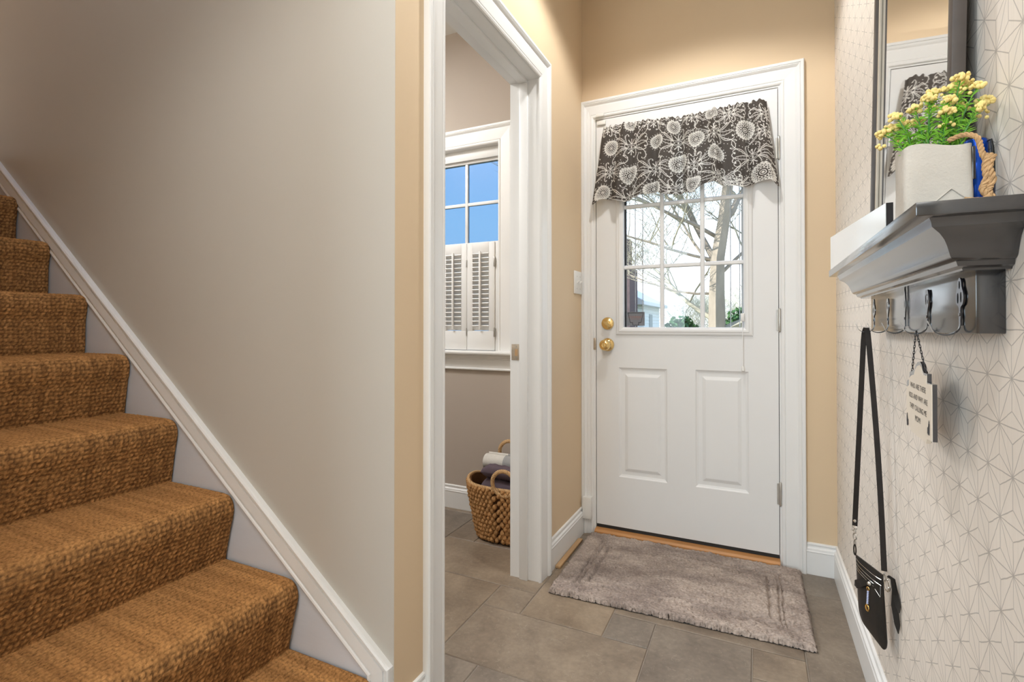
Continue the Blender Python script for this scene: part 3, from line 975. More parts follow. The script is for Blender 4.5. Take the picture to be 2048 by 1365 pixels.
# jambs, casing, threshold
mb = MB()
mb.box(-0.7385, -0.7280, YD-0.002, YT, 0, 2.094)
obj('jamb', mb, 'white', ed)
mb = MB()
mb.box(0.0905, 0.0975, YD-0.002, YT, 0, 2.094)
obj('jamb', mb, 'white', ed)
mb = MB()
mb.box(-0.728, 0.0905, YD-0.002, YT, 2.088, 2.0945)
obj('head_jamb', mb, 'white', ed)
mb = MB()
mb.box(0.0880, 0.0905, YD+0.012, YD+0.044, Z0, 2.086)
obj('weatherstrip', mb, 'blackrubber', ed)
mb = MB()
mb.box(-0.7280, -0.7250, YD+0.012, YD+0.044, Z0, 2.086)
obj('weatherstrip', mb, 'blackrubber', ed)
mb = MB()
mb.box(-0.725, 0.088, YD+0.012, YD+0.044, 2.0852, 2.088)
obj('weatherstrip', mb, 'blackrubber', ed)
pr = casing_prof(0.0916)
mb = MB()
mb.mold((0.0970, YD, 0), (0.0970, YD, 2.0944), (1, 0, 0), (0, -1, 0), pr, 0, 1)
obj('casing_leg', mb, 'white', ed)
prl = [(w if w < 0.03 else w-0.0296, t) for w, t in pr]
mb = MB()
mb.mold((-0.7380, YD, 0), (-0.7380, YD, 2.0944), (-1, 0, 0), (0, -1, 0), prl, 0, 1.475)
obj('casing_leg', mb, 'white', ed)
mb = MB()
mb.mold((-0.7380, YD, 2.0944), (0.0970, YD, 2.0944), (0, 0, 1), (0, -1, 0), pr, -0.675, 1)
obj('casing_head', mb, 'white', ed)
mb = MB()
mb.box(-0.788, -0.744, YD-0.040, YD-0.008, 0.081, 0.187, 0.002)
cb = obj('casing_block', mb, 'plate', ed)
mb = MB()
mb.prism([(2.448, 0.0), (2.448, 0.026), (2.456, 0.034), (2.50, 0.036), (2.60, 0.030), (2.60, 0.0)], lambda u, v, t: (t, u, v), -0.727, 0.0895)
th = obj('threshold', mb, 'oak', ed)
th['label'] = 'orange oak threshold under the door'
mb = MB()
mb.box(-0.724, 0.087, YD+0.004, YD+0.040, 0.036, 0.0530)
obj('door_sweep', mb, 'blackrubber', ed)

# laundry window
wd_ = thing('window_1', (-1.636, YD, 0.905), 'white laundry window with blue panes above louvered cafe shutters', 'window')
wd_['kind'] = 'structure'
wx0, wx1, wz0, wz1 = LW
mb = MB(); mb.box(wx1, wx1+0.012, YD-0.001, YT, wz0, wz1); obj('side_jamb', mb, 'white', wd_)
mb = MB(); mb.box(wx0-0.012, wx0, YD-0.001, YT, wz0, wz1); obj('side_jamb', mb, 'white', wd_)
mb = MB(); mb.box(wx0, wx1, YD-0.001, YT, wz1, wz1+0.012); obj('head_jamb', mb, 'white', wd_)
WCW = 0.107
pr = casing_prof(WCW)
mb = MB(); mb.mold((wx1, YD, wz0), (wx1, YD, wz1), (1, 0, 0), (0, -1, 0), pr, 0, 1); obj('casing_leg', mb, 'white', wd_)
mb = MB(); mb.mold((wx0, YD, wz0), (wx0, YD, wz1), (-1, 0, 0), (0, -1, 0), pr, 0, 1); obj('casing_leg', mb, 'white', wd_)
mb = MB(); mb.mold((wx0, YD, wz1), (wx1, YD, wz1), (0, 0, 1), (0, -1, 0), pr, -1, 1); obj('casing_head', mb, 'white', wd_)
mb = MB(); mb.box(wx0, wx1, YD+0.030, YD+0.044, 2.002, wz1, 0.001); obj('head_stop', mb, 'white', wd_)
mb = MB()
mb.prism([(2.60, 0.905), (2.60, 0.884), (2.437, 0.884), (2.430, 0.888), (2.428, 0.895), (2.430, 0.902), (2.437, 0.906)], lambda u, v, t: (t, u, v), wx0-0.13, wx1+0.125)
obj('stool', mb, 'white', wd_)
mb = MB()
mb.mold((wx0-0.107, YD, 0.884), (wx1+0.107, YD, 0.884), (0, 0, -1), (0, -1, 0), [(0, 0.028), (0.006, 0.030), (0.014, 0.022), (0.022, 0.014), (0.026, 0.016), (0.030, 0.012), (0.074, 0.012), (0.078, 0.016), (0.084, 0.016), (0.088, 0.010)])
obj('apron', mb, 'white', wd_)
ys = YD+0.046
def sash(zb, zt, y, rows, nm):
    mbs = []
    st = 0.030
    for a, b, c, d in ((wx0, wx0+st, zb, zt), (wx1-0.018, wx1, zb, zt), (wx0+st, wx1-0.018, zb, zb+st), (wx0+st, wx1-0.018, zt-st, zt)):
        m_ = MB(); m_.box(a, b, y, y+0.030, c, d, 0.0015); obj('sash_rail', m_, 'white', wd_)
    vx = [wx0+st, -1.9180, -1.7180, -1.5180, wx1-0.018]
    vz = [zb+st] + rows + [zt-st]
    for x in vx[1:-1]:
        m_ = MB(); m_.box(x-0.009, x+0.009, y+0.004, y+0.024, zb+st, zt-st, 0.002); obj('muntin', m_, 'white', wd_)
    for z in rows:
        for a, b in zip(vx, vx[1:]):
            m_ = MB(); m_.box(a+0.009, b-0.009, y+0.004, y+0.024, z-0.009, z+0.009, 0.002); obj('muntin', m_, 'white', wd_)
    for a, b in zip(vx, vx[1:]):
        for c, d in zip(vz, vz[1:]):
            m_ = MB(); m_.add([(a, y+0.014, c), (b, y+0.014, c), (b, y+0.014, d), (a, y+0.014, d)], [(0, 1, 2, 3)]); obj('pane', m_, 'blueglass', wd_)
sash(1.496, 2.016, ys, [1.750], 'upper_sash')
sash(0.905, 1.500, ys+0.034, [1.21], 'lower_sash')
# cafe shutters: four panels, each with frame, louvers, tilt bar and hinges
sh_y0, sh_y1 = YD-0.010, YD+0.012
zt_, zb_ = 1.512, 0.9085
pan_x = [-1.3005, -1.4790, -1.6575, -1.8360, -1.985]
for i in range(4):
    b, a = pan_x[i]-0.0012, pan_x[i+1]+0.0012
    if i == 3:
        a = -1.985
    mb = MB(); mb.box(a, b, sh_y0, sh_y1, zb_, zb_+0.108, 0.0015)
    pn = obj('shutter', mb, 'white', wd_)
    for q in ((a, a+0.036, zb_+0.108, zt_), (b-0.036, b, zb_+0.108, zt_)):
        mb = MB(); mb.box(q[0], q[1], sh_y0, sh_y1, q[2], q[3], 0.0015); obj('stile', mb, 'white', pn)
    mb = MB(); mb.box(a+0.036, b-0.036, sh_y0, sh_y1, zt_-0.060, zt_, 0.0015); obj('top_rail', mb, 'white', pn)
    zl0, zl1 = zb_+0.112, zt_-0.062
    n = 17
    for q in range(n):
        zc = zl0 + (q+0.5)*(zl1-zl0)/n
        mb = MB()
        mb.prism([(-0.012, 0.0125), (-0.014, 0.0095), (0.012, -0.0115), (0.014, -0.0085)], lambda u, v, t, zc=zc: (t, YD-0.002+u*0.9, zc+v*1.25), a+0.036, b-0.036)
        obj('louver', mb, 'white', pn)
    mb = MB(); mb.box((a+b)/2-0.0055, (a+b)/2+0.0055, sh_y0-0.014, sh_y0-0.005, zl0+0.004, zl1+0.012, 0.001); obj('tilt_bar', mb, 'white', pn)
    if i in (0, 2):
        for zc in (1.400, 1.010):
            mb = MB(); mb.box(b-0.004, b+0.003, sh_y0-0.005, sh_y0+0.002, zc-0.026, zc+0.026, 0.001); obj('hinge', mb, 'nickel', pn)
    else:
        for zc in (1.400, 1.010):
            mb = MB(); mb.box(b-0.002, b+0.002, sh_y0-0.004, sh_y0+0.002, zc-0.022, zc+0.022, 0.0008); obj('hinge', mb, 'nickel', pn)
for a, b in ((pan_x[0], wx1),):
    mb = MB(); mb.box(a, b, YD-0.004, YD+0.014, 0.906, 1.514, 0.001); obj('hang_strip', mb, 'white', wd_)

# recessed downlight in the hall ceiling
dl = thing('ceiling_downlight', (-0.27, 1.70, ZC), 'round recessed downlight in the hall ceiling before the entry door', 'ceiling light')
mb = MB()
mb.lathe([(0.070, -0.001), (0.098, -0.001), (0.100, -0.005), (0.072, -0.009), (0.068, -0.004)], (-0.27, 1.70, ZC), 'Z', 28, caps=False)
obj('trim_ring', mb, 'canlight', dl)

# ------------------------------------------------------------------ stairs
st = thing('staircase', (-1.9, 0.45, 0), 'straight flight of stairs covered in brown loop pile carpet', 'staircase')
st['kind'] = 'structure'
ZT = [0.1766, 0.3656, 0.5564, 0.7525, 0.9496, 1.1588, 1.3718, 1.575, 1.775]
BK = [-1.1398, -1.4035, -1.6685, -1.9332, -2.191, -2.462, -2.7312, -2.999, -3.267]
NS = [-0.840, -1.1049, -1.3672, -1.6366, -1.9024, -2.1728, -2.4434, -2.7101, -2.978]
crng = np.random.default_rng(5)
for n in range(9):
    zb = 0.0 if n == 0 else ZT[n-1]
    xb = -0.875 if n == 0 else BK[n-1]
    zt, xn, xe = ZT[n], NS[n], BK[n]
    r = 0.040
    prof = [(xb, zb-0.004), (xb+0.004, zb+0.02), (xn-0.012, zt-0.090), (xn-0.003, zt-0.060)]
    for a in range(0, 91, 10):
        prof.append((xn-r+r*math.cos(R(a)), zt-r*1.05+r*1.05*math.sin(R(a))))
    prof += [(xn-0.06, zt+0.001), (xe-0.004, zt)]
    prof = np.array(prof)
    seg = np.hypot(*np.diff(prof, axis=0).T)
    S = np.concatenate([[0], np.cumsum(seg)])
    ds = 0.0034
    s = np.arange(0, S[-1], ds)
    px, pz = np.interp(s, S, prof[:, 0]), np.interp(s, S, prof[:, 1])
    kk = np.ones(5)/5
    px[2:-2] = np.convolve(px, kk, 'valid'); pz[2:-2] = np.convolve(pz, kk, 'valid')
    tx, tz = np.gradient(px), np.gradient(pz)
    ln = np.hypot(tx, tz)
    nx, nz = tz/ln, -tx/ln
    y = np.arange(-0.055, 0.9815, 0.0038)
    Sg, Yg = np.meshgrid(s, y, indexing='ij')
    ps, py = 0.0125, 0.0118
    row = np.floor(Sg/ps)
    yy = Yg + 0.0035*((row % 2)-0.5) + 0.0012*np.sin(row*2.3)
    col = np.floor(yy/py)
    yy = yy + 0.0010*np.sin(Sg*260+col*1.7) + 0.0012*np.sin(Sg*97+Yg*61)
    Sj = Sg + 0.0011*np.sin(Yg*210+row*2.9) + 0.0012*np.sin(Yg*83+n)
    jit = np.abs(np.sin(row*12.9898+col*78.233+n*3.1)*43758.5453) % 1
    nub = np.abs(np.sin(np.pi*Sj/ps))**0.7 * np.abs(np.sin(np.pi*yy/py))**0.7
    nub = nub*(0.55+0.45*jit)
    wear_lit = np.clip((nz-0.55)/0.4, 0, 1)[:, None]
    h = nub*(0.0036-0.0016*wear_lit) + crng.normal(0, 0.0006, nub.shape)
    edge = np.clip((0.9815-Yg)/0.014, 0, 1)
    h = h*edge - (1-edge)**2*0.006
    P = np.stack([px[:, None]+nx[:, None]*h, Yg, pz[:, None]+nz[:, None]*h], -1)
    fac = np.clip(nub*1.05 + 0.42*wear_lit + crng.normal(0, 0.16, nub.shape), 0, 1)  # worn treads also coloured lighter, standing in for light from above
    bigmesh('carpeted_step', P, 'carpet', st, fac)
mb = MB()
poly = [(-0.862, 0)] 
for n in range(9):
    poly += [((-0.88 if n == 0 else BK[n-1]-0.008), ZT[n]-0.012), (BK[n]-0.008, ZT[n]-0.012)]
poly += [(BK[8]-0.008, 0)]
poly[0] = (-0.88, 0)
mb.prism(poly, lambda u, v, t: (u, t, v), -0.050, 0.970)
obj('stair_carcass', mb, 'woodfloor', st)
# skirt board and its cap moulding
sk_m = -0.7263
def zline(x):
    return 0.216 + sk_m*(x+0.8028)
mb = MB()
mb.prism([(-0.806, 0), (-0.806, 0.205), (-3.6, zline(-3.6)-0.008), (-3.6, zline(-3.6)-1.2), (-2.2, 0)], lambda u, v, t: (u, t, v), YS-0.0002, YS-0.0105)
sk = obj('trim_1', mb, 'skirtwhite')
tag(sk, 'painted white skirt board running up the wall beside the stairs', 'skirt board', kind='structure')
ang = math.atan(-sk_m)
ux, uz = math.cos(ang), -math.sin(ang)             # down the slope, towards +X
wx_, wz_ = -math.sin(ang), -math.cos(ang)          # perpendicular, into the board
CAP = [(0.0, 0.004), (0.001, 0.014), (0.005, 0.021), (0.011, 0.020), (0.0145, 0.010), (0.0165, 0.004), (0.0185, 0.004), (0.020, 0.013), (0.047, 0.017), (0.0485, 0.007), (0.052, 0.003), (0.058, 0.004), (0.060, 0.013), (0.0645, 0.0165), (0.068, 0.013), (0.070, 0.004)]
prof = [(w, 0.0105+t*0.45) for w, t in CAP]
p1 = Vector((-0.8030, YS, zline(-0.8030)))
p0 = Vector((-3.6, YS, zline(-3.6)))
mit = math.tan((math.pi/2-ang)/2)
mb = MB()
mb.mold(p0, p1, (wx_, 0, wz_), (0, -1, 0), prof, 0, -mit)
o = obj('trim_2', mb, 'white')
tag(o, 'white cap moulding sloping along the top of the stair skirt', 'moulding', kind='structure')
mb = MB()
mb.mold(p1, (-0.8030, YS, 0), (-1, 0, 0), (0, -1, 0), prof, mit, 0)
o = obj('trim_3', mb, 'white')
tag(o, 'short vertical end of the stair moulding down to the floor', 'moulding', kind='structure')

# ------------------------------------------------------------------ floor mat
def mat_mesh():
    c = np.array([[-0.737, 1.851], [0.172, 1.884], [0.166, 2.4525], [-0.745, 2.4505]])
    root = thing('bath_mat', (-0.286, 2.16, 0), 'mottled taupe tufted mat with sculpted border lying before the entry door', 'mat')
    nu, nv = 300, 190
    u, v = np.meshgrid(np.linspace(0, 1, nu), np.linspace(0, 1, nv))
    P = ((1-u)*(1-v))[..., None]*c[0] + (u*(1-v))[..., None]*c[1] + (u*v)[..., None]*c[2] + ((1-u)*v)[..., None]*c[3]
    rg = np.random.default_rng(2)
    du = np.minimum(u, 1-u)*0.91
    dv = np.minimum(v, 1-v)*0.59
    d = np.minimum(du, dv)
    def smooth(a, k):
        ker = np.hanning(k+2)[1:-1]; ker /= ker.sum()
        a = np.apply_along_axis(lambda r_: np.convolve(r_, ker, 'same'), 1, a)
        return np.apply_along_axis(lambda r_: np.convolve(r_, ker, 'same'), 0, a)
    n1 = rg.normal(0, 1, u.shape)
    tuft = smooth(n1, 3)
    big = smooth(rg.normal(0, 1, u.shape), 21)
    big /= big.std()
    h = 0.020 + 0.0016*tuft/tuft.std() + 0.0022*big
    for q, dep, wdt in ((0.082, 0.011, 0.0042), (0.096, 0.011, 0.0040), (0.128, 0.012, 0.0055)):
        wob = q + 0.002*big
        h = h - dep*np.exp(-((d-wob)/(wdt*np.where(dv < du, 1.9, 1.0)))**2)
    h = h*np.clip(d/0.010, 0.0, 1)**0.4 + 0.004
    jx = rg.normal(0, 0.0011, u.shape); jy = rg.normal(0, 0.0011, u.shape)
    e_ = (d < 0.004)
    jx[e_] *= 2.0; jy[e_] *= 2.0
    G = np.stack([P[..., 0]+jx, P[..., 1]+jy, h], -1)
    o = bigmesh('mat_pile', G, 'rug', root)
    o['kind'] = 'stuff'
    mb = MB()
    inn = [(c[i]*0.992 + c.mean(0)*0.008) for i in range(4)]
    mb.prism([tuple(q) for q in inn], lambda a, b, t: (a, b, t), 0.0012, 0.005)
    b_ = obj('mat_backing', mb, 'blackrubber', root)
    b_['label'] = 'dark rubber backing'
mat_mesh()
mb = MB()
mb.box(-0.7845, -0.762, 2.055, 2.37, 0.0008, 0.011, 0.001)
o = obj('wood_strip', mb, 'shimwood')
tag(o, 'thin raw wood strip on the tiles between left baseboard and mat', 'wood strip')

# light switch
sw = thing('light_switch', (XL, 2.404, 1.205), 'white double switch plate on the tan wall left of the entry door', 'light switch')
mb = MB(); mb.box(XL+0.0002, XL+0.007, 2.346, 2.4615, 1.204, 1.3165, 0.0025); obj('switch_plate', mb, 'plate', sw)
for y in (2.381, 2.427):
    mb = MB(); mb.box(XL+0.0068, XL+0.0085, y-0.006, y+0.006, 1.247, 1.273); s_ = obj('toggle_slot', mb, 'plate', sw)
    mb = MB(); mb.prism([(0.008, -0.005), (0.020, 0.006), (0.018, 0.011), (0.008, 0.006)], lambda u, v, t: (XL+u, t, 1.260+v), y-0.0045, y+0.0045); obj('toggle', mb, 'plate', s_)
    for z in (1.230, 1.290):
        mb = MB(); mb.lathe([(0.003, 0), (0.0025, 0.001), (0.0003, 0.0013)], (XL+0.007, y, z), 'X', 8); obj('screw', mb, 'nickel', sw)

# ------------------------------------------------------------------ valance
def valance():
    root = thing('valance', (-0.32, YD-0.03, 1.66), 'charcoal valance printed with white medallions and scrolls over the door glass', 'valance')
    NU, NV = 760, 420
    # print raster in cloth space (u across 0..1, v down 0..1); cloth about 0.80 x 0.37 m
    img = np.zeros((NV, NU), np.float32)
    AU, AV = NU/0.80, NV/0.37
    def stamp(x, y, r, val=1.0):
        cx, cy_ = x*AU, y*AV
        rx, ry = r*AU, r*AV
        x0, x1 = int(max(0, cx-rx-1)), int(min(NU, cx+rx+2))
        y0, y1 = int(max(0, cy_-ry-1)), int(min(NV, cy_+ry+2))
        if x1 <= x0 or y1 <= y0:
            return
        gx, gy = np.meshgrid(np.arange(x0, x1), np.arange(y0, y1))
        dd = np.sqrt(((gx-cx)/rx)**2 + ((gy-cy_)/ry)**2)
        a = np.clip((1.15-dd)/0.3, 0, 1)
        if val > 0:
            img[y0:y1, x0:x1] = np.maximum(img[y0:y1, x0:x1], a*val)
        else:
            img[y0:y1, x0:x1] *= (1-a)
    def stroke(pts, r0, r1):
        pts = np.array(pts)
        for i in range(len(pts)-1):
            L = np.hypot(*(pts[i+1]-pts[i]))
            k_ = max(1, int(L/0.0010))
            for j in range(k_):
                p = pts[i]+(pts[i+1]-pts[i])*j/k_
                stamp(p[0], p[1], r0+(r1-r0)*(i+j/k_)/len(pts))
    def ring(x, y, r, w, val=1.0):
        n = max(12, int(2*math.pi*r/0.0011))
        for i in range(n):
            a = 2*math.pi*i/n
            stamp(x+r*math.cos(a), y+r*math.sin(a), w, val)
    def medallion(x, y, r):
        stamp(x, y, r)
        for i in range(20):
            a = 2*math.pi*i/20
            stamp(x+r*0.98*math.cos(a), y+r*0.98*math.sin(a), r*0.13)
            stamp(x+r*1.26*math.cos(a), y+r*1.26*math.sin(a), r*0.055)
            stamp(x+r*0.80*math.cos(a), y+r*0.80*math.sin(a), r*0.050, -1)
        for i in range(12):
            a = 2*math.pi*i/12
            stamp(x+r*0.52*math.cos(a), y+r*0.52*math.sin(a), r*0.085, -1)
            stamp(x+r*0.62*math.cos(a+0.26), y+r*0.62*math.sin(a+0.26), r*0.05, -1)
        ring(x, y, r*0.34, r*0.065, -1)
        ring(x, y, r*0.16, r*0.040, -1)
        ring(x, y, r*0.70, r*0.022, -1)
    def spiral(x, y, a0, L, turn, w=0.0015):
        """a frond that leaves (x,y) at angle a0 and curls up at its end"""
        pts = [(x, y)]
        a = a0
        n = 34
        for i in range(n):
            t_ = i/n
            a += turn*(0.012 + 0.40*t_**2.6)
            stp = L/n*(1.25-0.75*t_)
            x += stp*math.cos(a); y += stp*math.sin(a)
            pts.append((x, y))
        stroke(pts, w, w*0.8)
        stamp(pts[-1][0], pts[-1][1], w*1.9)
        return pts
    def knot(x, y, s):
        for q in (0.55, 1.0):
            pts = [(x+s*0.030*q*math.cos(a), y+s*0.013*q*math.sin(a)) for a in np.linspace(0, 2*math.pi, 26)]
            stroke(pts, 0.0012, 0.0012)
        stamp(x, y, 0.004)
        for sx in (-1, 1):
            for sy in (-1, 1):
                for k_, (aa, L) in enumerate(((6, 0.110), (26, 0.145), (45, 0.105), (64, 0.070))):
                    a0 = math.atan2(sy*math.sin(R(aa)), sx*math.cos(R(aa)))
                    tr = sx*sy*(1 if k_ % 2 == 0 else -1)
                    pts = spiral(x+sx*0.018*s, y+sy*0.006*s, a0, L*s, -tr)
                    for j in range(6, 24, 4):
                        p = pts[j]
                        stamp(p[0]+0.005*math.sin(a0), p[1]-0.005*math.cos(a0), 0.0013)
                for j in range(4):
                    stamp(x+sx*(0.030+0.014*j)*s, y+sy*(0.040+0.006*((j*7) % 3))*s, 0.0018)
        for sy in (-1, 1):      # small lily above and below
            for aa in (-38, 0, 38):
                a0 = sy*math.pi/2 + R(aa)
                p = (x+0.024*s*math.cos(a0), y+sy*0.010+0.026*s*math.sin(a0))
                stroke([(x, y+sy*0.012), p], 0.0014, 0.0030)
    meds = [(.075,.30,.034),(.19,.02,.030),(.365,.30,.030),(.205,.665,.040),(.055,.905,.036),(.355,.94,.036),(.465,.13,.030),(.495,.60,.038),(.600,.33,.034),(.705,.60,.036),(.690,.06,.028),(.870,.33,.040),(.935,.90,.042),(.580,.90,.032)]
    kn = [(.200,.30,1.0),(.340,.02,.9),(.085,.62,.9),(.360,.66,1.0),(.490,.32,1.0),(.210,.97,1.0),(.480,.93,.9),(.590,.66,1.0),(.700,.32,1.0),(.715,.92,1.0),(.900,.66,1.0),(.575,.02,.9),(.040,.03,.8),(.985,.18,.8),(.80,.97,.7),(.965,.40,.8),(.79,.10,.8)]
    for x, y, s in kn:
        knot(x*0.80, y*0.37, s)
    for x, y, r_ in meds:
        # clear a dark margin, then print the medallion
        stamp(x*0.80, y*0.37, r_*1.30, -1)
        medallion(x*0.80, y*0.37, r_)
    u, v = np.meshgrid(np.linspace(0, 1, NU), np.linspace(0, 1, NV))
    xt = -0.681 + u*(0.0455+0.681)
    xb = -0.730 + u*(0.087+0.730)
    f = v**1.15
    fold = 1.9*(0.55*np.sin(u*2*np.pi*7.3+0.8) + 0.3*np.sin(u*2*np.pi*12.7+2.0) + 0.3*np.sin(u*2*np.pi*3.1+1.1))
    fine = np.sin(u*2*np.pi*37+1.5*np.sin(u*31))*0.5 + 0.5*np.sin(u*2*np.pi*23)
    pinch = np.exp(-((u-0.66)/0.035)**2) + 0.6*np.exp(-((u-0.49)/0.02)**2) + 0.5*np.exp(-((u-0.585)/0.02)**2) + 0.4*np.exp(-((u-0.17)/0.03)**2)
    x = xt*(1-f) + xb*f + 0.006*np.sin(u*40)*v
    y = YD - 0.036 - 0.012*v - fold*(0.006+0.011*v) - fine*0.0035*np.exp(-((v-0.06)/0.10)**2)
    y -= 0.016*np.sin(np.clip(v*3, 0, 1)*np.pi)*0.4
    y += pinch*0.016*np.exp(-((v-0.22)/0.18)**2)
    # corners turn back towards the door
    y += 0.020*np.clip((np.abs(u-0.5)-0.47)/0.03, 0, 1)
    y = np.minimum(y, YD-0.0155)
    hem = 0.010*np.sin(u*2*np.pi*3.1+1.1) + 0.012*np.exp(-((u-0.40)/0.12)**2)*0 + 0.018*np.exp(-((u-0.66)/0.14)**2) - 0.004*np.sin(u*2*np.pi*7.3) - 0.016*np.exp(-((u-0.575)/0.035)**2)
    top = 2.028 + 0.005*fine*np.exp(-v*6) + 0.006*np.sin(u*9)
    zbot = 1.664 + hem - 0.026*np.clip((np.abs(u-0.5)-0.462)/0.03, 0, 1) + 0.010*np.exp(-((u-0.90)/0.03)**2)
    z = top*(1-v) + zbot*v + 0.006*np.cos(u*2*np.pi*7.3)*np.sin(v*np.pi)
    G = np.stack([x, y, z], -1)
    bigmesh('cloth', G, 'print', root, img, 'print')
    mb = MB()
    mb.tube([(-0.675, YD-0.020, 2.006), (0.040, YD-0.020, 2.006)], 0.0045, 10)
    obj('rod', mb, 'plate', root)
    for x_ in (-0.672, 0.037):
        mb = MB(); mb.box(x_-0.006, x_+0.006, YD-0.022, YD, 1.997, 2.013, 0.001); obj('rod_bracket', mb, 'plate', root)
valance()

# ------------------------------------------------------------------ hook shelf
SHROT = (-0.0066, 0, 0)
shelf = thing('hook_shelf', (XR, 0.894, 1.04), 'glossy black wall shelf with crown moulding and a row of hooks', 'shelf')
BX, BY0, BY1 = 0.2695, 0.894, 1.588
def tz(y):                                            # the shelf sags a little towards its far end
    return -0.0062*(y-0.85)
def shear(mb):
    mb.v = [(p[0], p[1], p[2]+tz(p[1])) for p in mb.v]
    return mb
mb = MB(); mb.box(BX, XR-0.0004, BY0, BY1, 1.0395, 1.135, 0.0012); obj('back_board', shear(mb), 'blackwood', shelf)
mb = MB(); mb.box(BX-0.0838, XR-0.0004, BY0-0.0838, BY1+0.0838, 1.1905, 1.2085, 0.0012); obj('shelf_top', shear(mb), 'blackwood', shelf)
CR = [(0.0, 1.1245), (0.019, 1.1245), (0.020, 1.127), (0.0262, 1.1300), (0.0285, 1.1362), (0.0335, 1.1385), (0.0366, 1.1420), (0.0385, 1.1480), (0.0412, 1.1560), (0.0450, 1.1640), (0.0513, 1.1715), (0.0578, 1.1760), (0.0620, 1.1790), (0.0632, 1.1850), (0.0658, 1.1905), (0.0, 1.1905)]
mb = MB()
vs_, fs_ = [], []
for o_, z in CR:
    vs_ += [(XR-0.0004, BY0-o_, z), (BX-o_, BY0-o_, z), (BX-o_, BY1+o_, z), (XR-0.0004, BY1+o_, z)]
for i in range(len(CR)-1):
    for k_ in range(3):
        fs_.append((i*4+k_, i*4+k_+1, (i+1)*4+k_+1, (i+1)*4+k_))
mb.add(vs_, fs_, True)
obj('crown_moulding', shear(mb), 'blackwood', shelf)
# five hooks
def outline(kind):
    ell = lambda cx, cz, a_, b_, n: [(cx+a_*math.cos(q), cz+b_*math.sin(q)) for q in np.linspace(0, 6.283, n, endpoint=False)]
    if kind == 0:      # three-lobed key bow on a slim neck
        pts = [(0.0026, 0.0), (0.0020, 0.008), (0.0034, 0.014), (0.0020, 0.021), (0.0030, 0.027)]
        for a in range(-60, 61, 15):
            pts.append((0.0055+0.0070*math.cos(R(a)), 0.041+0.0125*math.sin(R(a))))
        for a in range(0, 181, 20):
            pts.append((0.0062*math.cos(R(a)), 0.058+0.0115*math.sin(R(a))))
        for a in range(60, -61, -15):
            pts.append((-0.0055-0.0070*math.cos(R(a)), 0.041+0.0125*math.sin(R(a))))
        pts += [(-0.0030, 0.027), (-0.0020, 0.021), (-0.0034, 0.014), (-0.0020, 0.008), (-0.0026, 0.0)]
        holes = [ell(0.0045, 0.041, 0.0024, 0.0080, 12), ell(-0.0052, 0.040, 0.0026, 0.0080, 12), ell(0, 0.059, 0.0024, 0.0062, 12)]
    elif kind == 1:    # oval bow with a pierced leaf
        pts = [(0.0026, 0.0), (0.0020, 0.008), (0.0034, 0.014), (0.0022, 0.021), (0.0034, 0.026)]
        for a in range(-60, 61, 12):
            pts.append((0.0088*math.cos(R(a)), 0.046+0.0195*math.sin(R(a))))
        for a in range(60, -61, -12):
            pts.append((-0.0088*math.cos(R(a)), 0.046+0.0195*math.sin(R(a))))
        pts += [(-0.0034, 0.026), (-0.0022, 0.021), (-0.0034, 0.014), (-0.0020, 0.008), (-0.0026, 0.0)]
        holes = [ell(-0.0035, 0.046, 0.0018, 0.0090, 12), ell(0.0040, 0.042, 0.0015, 0.0038, 10), ell(0.0020, 0.054, 0.0018, 0.0016, 8)]
    else:              # slim spear
        pts = [(0.0026, 0.0), (0.0020, 0.012), (0.0028, 0.024), (0.0052, 0.038), (0.0048, 0.050), (0.0030, 0.062), (0.0, 0.074), (-0.0030, 0.062), (-0.0048, 0.050), (-0.0052, 0.038), (-0.0028, 0.024), (-0.0020, 0.012), (-0.0026, 0.0)]
        holes = [ell(0, 0.044, 0.0015, 0.0080, 10)]
    return pts, holes
def plate_mesh(kind, frame, depth):
    pts, holes = outline(kind)
    cu = bpy.data.curves.new('pl', 'CURVE')
    cu.dimensions = '2D'
    cu.fill_mode = 'BOTH'
    cu.extrude = depth
    for lp in [pts]+holes:
        sp_ = cu.splines.new('POLY')
        sp_.points.add(len(lp)-1)
        for p_, q_ in zip(sp_.points, lp):
            p_.co = (q_[0], q_[1], 0, 1)
        sp_.use_cyclic_u = True
    to = bpy.data.objects.new('pl', cu)
    COL.objects.link(to)
    dg = bpy.context.evaluated_depsgraph_get()
    me = bpy.data.meshes.new_from_object(to.evaluated_get(dg))
    mb = MB()
    mb.add([frame(p.co.x, p.co.y, p.co.z) for p in me.vertices], [tuple(q.vertices) for q in me.polygons])
    bpy.data.objects.remove(to)
    return mb
HOOKY = [1.537, 1.389, 1.243, 1.099, 0.942]
